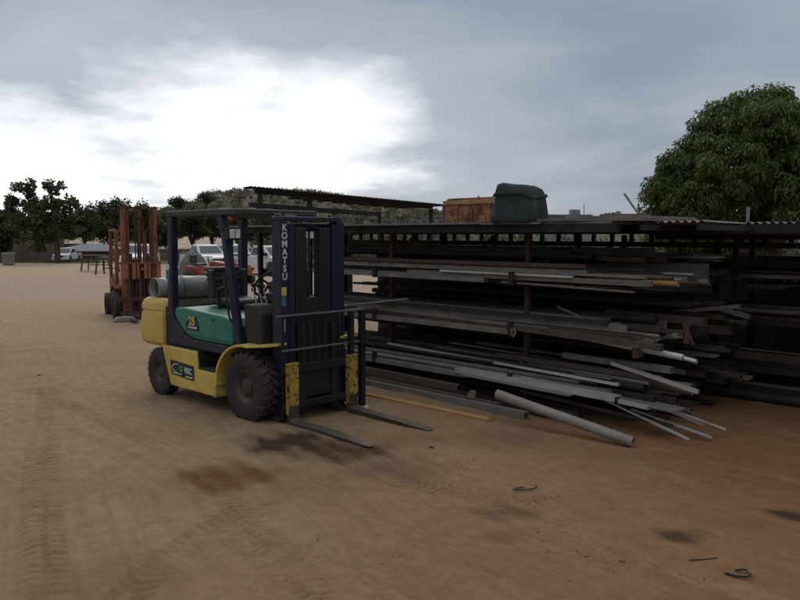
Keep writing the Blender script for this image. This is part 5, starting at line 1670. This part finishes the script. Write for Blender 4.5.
# rusty skip box and the green bin on the roof
bx = empty('rusty_skip_box', RP(1.32, 1.2, 1.985), RH, 'rusty orange steel box with a pale top rim standing on the rack roof', 'steel box')
c_ = MB().prism([(-.42, .0), (.42, .0), (.42, .27), (.36, .315), (-.36, .315), (-.42, .27)], 'y', -.42, .42)
c_.build('shell', contrust, bx, bevel=.012)
MB().box(-.43, .43, -.437, -.423, .235, .285).build('top_rim', paleorange, bx, bevel=.004)
MB().box(-.445, -.422, -.43, .43, .0, .24).build('end_rib', greyrod, bx, bevel=.006)
for k in range(3):
    MB().box(-.2 + k * .22, -.185 + k * .22, -.428, -.4215, .01, .23).build('rib', contrust, bx)
MB().tube([(-.2, 0, .316), (-.2, 0, .36)], .012, 6).build('lug', rustbrown, bx)

bn = empty('plastic_bin', RP(2.60, .03, 1.965), RH + R(4), 'dark green weathered tapered bin upside down on the front edge of the rack roof', 'bin')
rings = []
for z, wx, wy in ((-.005, .25, .19), (.02, .265, .205), (.05, .262, .20), (.20, .242, .185), (.30, .225, .175), (.365, .205, .155), (.39, .16, .12)):
    ring = []
    for k in range(32):
        a = 2 * math.pi * k / 32
        ca, sa = math.cos(a), math.sin(a)
        e = 0.34
        x = wx * math.copysign(abs(ca) ** e, ca); y = wy * math.copysign(abs(sa) ** e, sa)
        nz = mnoise.noise(Vector((x * 6, y * 6, z * 7)))
        ring.append((x * (1 + .06 * nz), y * (1 + .06 * nz), z + .022 * nz - (.035 * (x / .3) if z > .25 else 0)))
    rings.append(ring)
MB().loft(rings, True, True).build('shell', tarp, bn)
rings = []
for z, g in ((.262, .016), (.27, .024), (.30, .012)):
    rings.append([((.226 + g) * math.copysign(abs(math.cos(a)) ** .34, math.cos(a)), (.176 + g) * math.copysign(abs(math.sin(a)) ** .34, math.sin(a)), z + .015 * math.sin(3 * a) - .02 * math.cos(a)) for a in [2 * math.pi * k / 32 for k in range(32)]])
MB().loft(rings, True, False).build('rim_fold', tarp, bn)

# canopy behind the rack
c0 = Vector((-2.292, 12.008, 0)); c1 = Vector((.71, 15.063, 0))
ca_ = math.atan2(c1.y - c0.y, c1.x - c0.x); CL = (c1 - c0).length
CN = empty('open_canopy', c0, ca_, 'open steel canopy with a low corrugated roof standing behind the left end of the rack', 'canopy')
# local x along, y into the back-left
for t in (.02, 1.15 - .1, CL - .12):
    MB().box(t, t + .06, 0, .06, 0, 2.50 - .027 * t).build('post', darkmetal, CN)
for t in (1.05, 2.0, 2.9, CL - .12):
    MB().box(t, t + .06, 1.5, 1.56, 0, 2.40 - .027 * t).build('post', darkmetal, CN)


def cbeam(y, z0_, h, x0=0.0):
    sl = -.027
    mb = MB(); mb.add([(x0, y, z0_ - .027 * x0), (CL, y, z0_ + sl * CL), (CL, y + .05, z0_ + sl * CL), (x0, y + .05, z0_ - .027 * x0), (x0, y, z0_ + h - .027 * x0), (CL, y, z0_ + h + sl * CL), (CL, y + .05, z0_ + h + sl * CL), (x0, y + .05, z0_ + h - .027 * x0)],
                      [(0, 3, 2, 1), (4, 5, 6, 7), (0, 1, 5, 4), (1, 2, 6, 5), (2, 3, 7, 6), (3, 0, 4, 7)])
    mb.build('roof_beam', darkmetal, CN)


cbeam(.065, 2.51, .05); cbeam(1.565, 2.38, .09, .9)
vs = []; fs = []
n = 300
for i in range(n + 1):
    t = -.22 + (CL + .55) * i / n
    z = 2.60 - .027 * t + .010 * math.sin(t * 2 * math.pi / .076)
    dq = .12 + .83 * min(max(t / 1.4, 0), 1)
    vs += [(t, -.12, z), (t, dq, z - .015), (t, dq, z - .021), (t, -.12, z - .006)]
for i in range(n):
    a = 4 * i; b = a + 4
    fs += [(a, b, b + 1, a + 1), (a + 1, b + 1, b + 2, a + 2), (a + 2, b + 2, b + 3, a + 3), (a + 3, b + 3, b, a)]
MB().add(vs, fs).build('roof_sheet', darksheet, CN)
for k in range(9):
    t = 1.3 + k * (CL - 1.5) / 8
    MB().box(t, t + .04, .12, .95, 2.525 - .027 * t, 2.565 - .027 * t).build('rafter', darkmetal, CN)
# wire mesh wall of the canopy
wm = MB()
for k in range(60):
    t = .1 + k * CL / 62
    if t > 1.05: wm.box(t, t + .004, 1.60, 1.604, 1.2, 2.4 - .027 * t)
for k in range(12):
    wm.box(1.05, CL, 1.605, 1.608, 1.2 + k * .1, 1.204 + k * .1)
wm.build('wire_mesh', darkmetal, CN)

# small things on the ground
mb = MB(); rg_ = random.Random(31)
for k in range(46):
    p = G(rg_.uniform(300, 800), rg_.uniform(400, 595)) if k % 3 else G(rg_.uniform(0, 800), rg_.uniform(380, 595))
    a = rg_.uniform(0, 3.1); L = rg_.uniform(.01, .035); w_ = rg_.uniform(.001, .0022)
    dx, dy = math.cos(a) * L / 2, math.sin(a) * L / 2
    mb.bar((p.x - dx, p.y - dy, .012), (p.x + dx, p.y + dy, .012 + rg_.uniform(0, .006)), w_ * 2, w_ * 2)
o = mb.build('twigs_and_swarf', mat('dark_chips', (0.06, 0.04, 0.03), (0.03, .022, .018), rough=.9), None)
tag(o, 'fine twigs and metal chips strewn over the soil', 'litter', kind='stuff')
def hook(px, py, pts, label, r=.007):
    p = G(px, py)
    o = MB().tube([(x, y, z) for x, y, z in pts], r, 6).build('bent_steel_rod', blacksteel, None, loc=p + Vector((0, 0, .012)))
    tag(o, label, 'scrap rod')


hook(742, 576, [(-.07, .03, .0), (-.03, -.005, 0), (.02, -.025, .004), (.05, -.005, .01), (.053, .045, .012), (.02, .055, .008), (-.005, .05, .004)], 'bent black rod curled like a hook near the bottom right corner')
hook(526, 490, [(.0, .04, 0), (-.05, .02, .0), (-.09, -.012, 0), (-.03, -.02, 0), (.05, -.012, .003), (.085, .01, .008), (.085, .04, .015)], 'thin bent rod on the ground between the forks and the dark stains', .006)
hook(706, 560, [(-.09, -.01, 0), (0, 0, .0), (.08, .012, .004)], 'short thin twig of steel left of the curled hook', .004)
p = G(367, 411)
o = MB().prism([(-.022, 0), (.02, 0), (.026, .05), (.005, .065), (-.02, .045)], 'y', -.02, .02).build('litter', sticker_w, None, bevel=.004, loc=p)
tag(o, 'crumpled white paper scrap lying beside the ochre plank', 'litter')
for px, py, s_, lab in [(40, 378, .03, 'small dark stone on the sand left of the forklift rear wheel'), (323, 455, .02, 'tiny dark clod on the pale sand in front of the forks'), (432, 448, .018, 'tiny dark clod just beyond the right fork tip')]:
    o = MB().ball((0, 0, 0), s_, 5, (1.3, 1, .7)).build('stone', blacktrim, None, loc=G(px, py) + Vector((0, 0, s_ * .3)))
    tag(o, lab, 'stone')
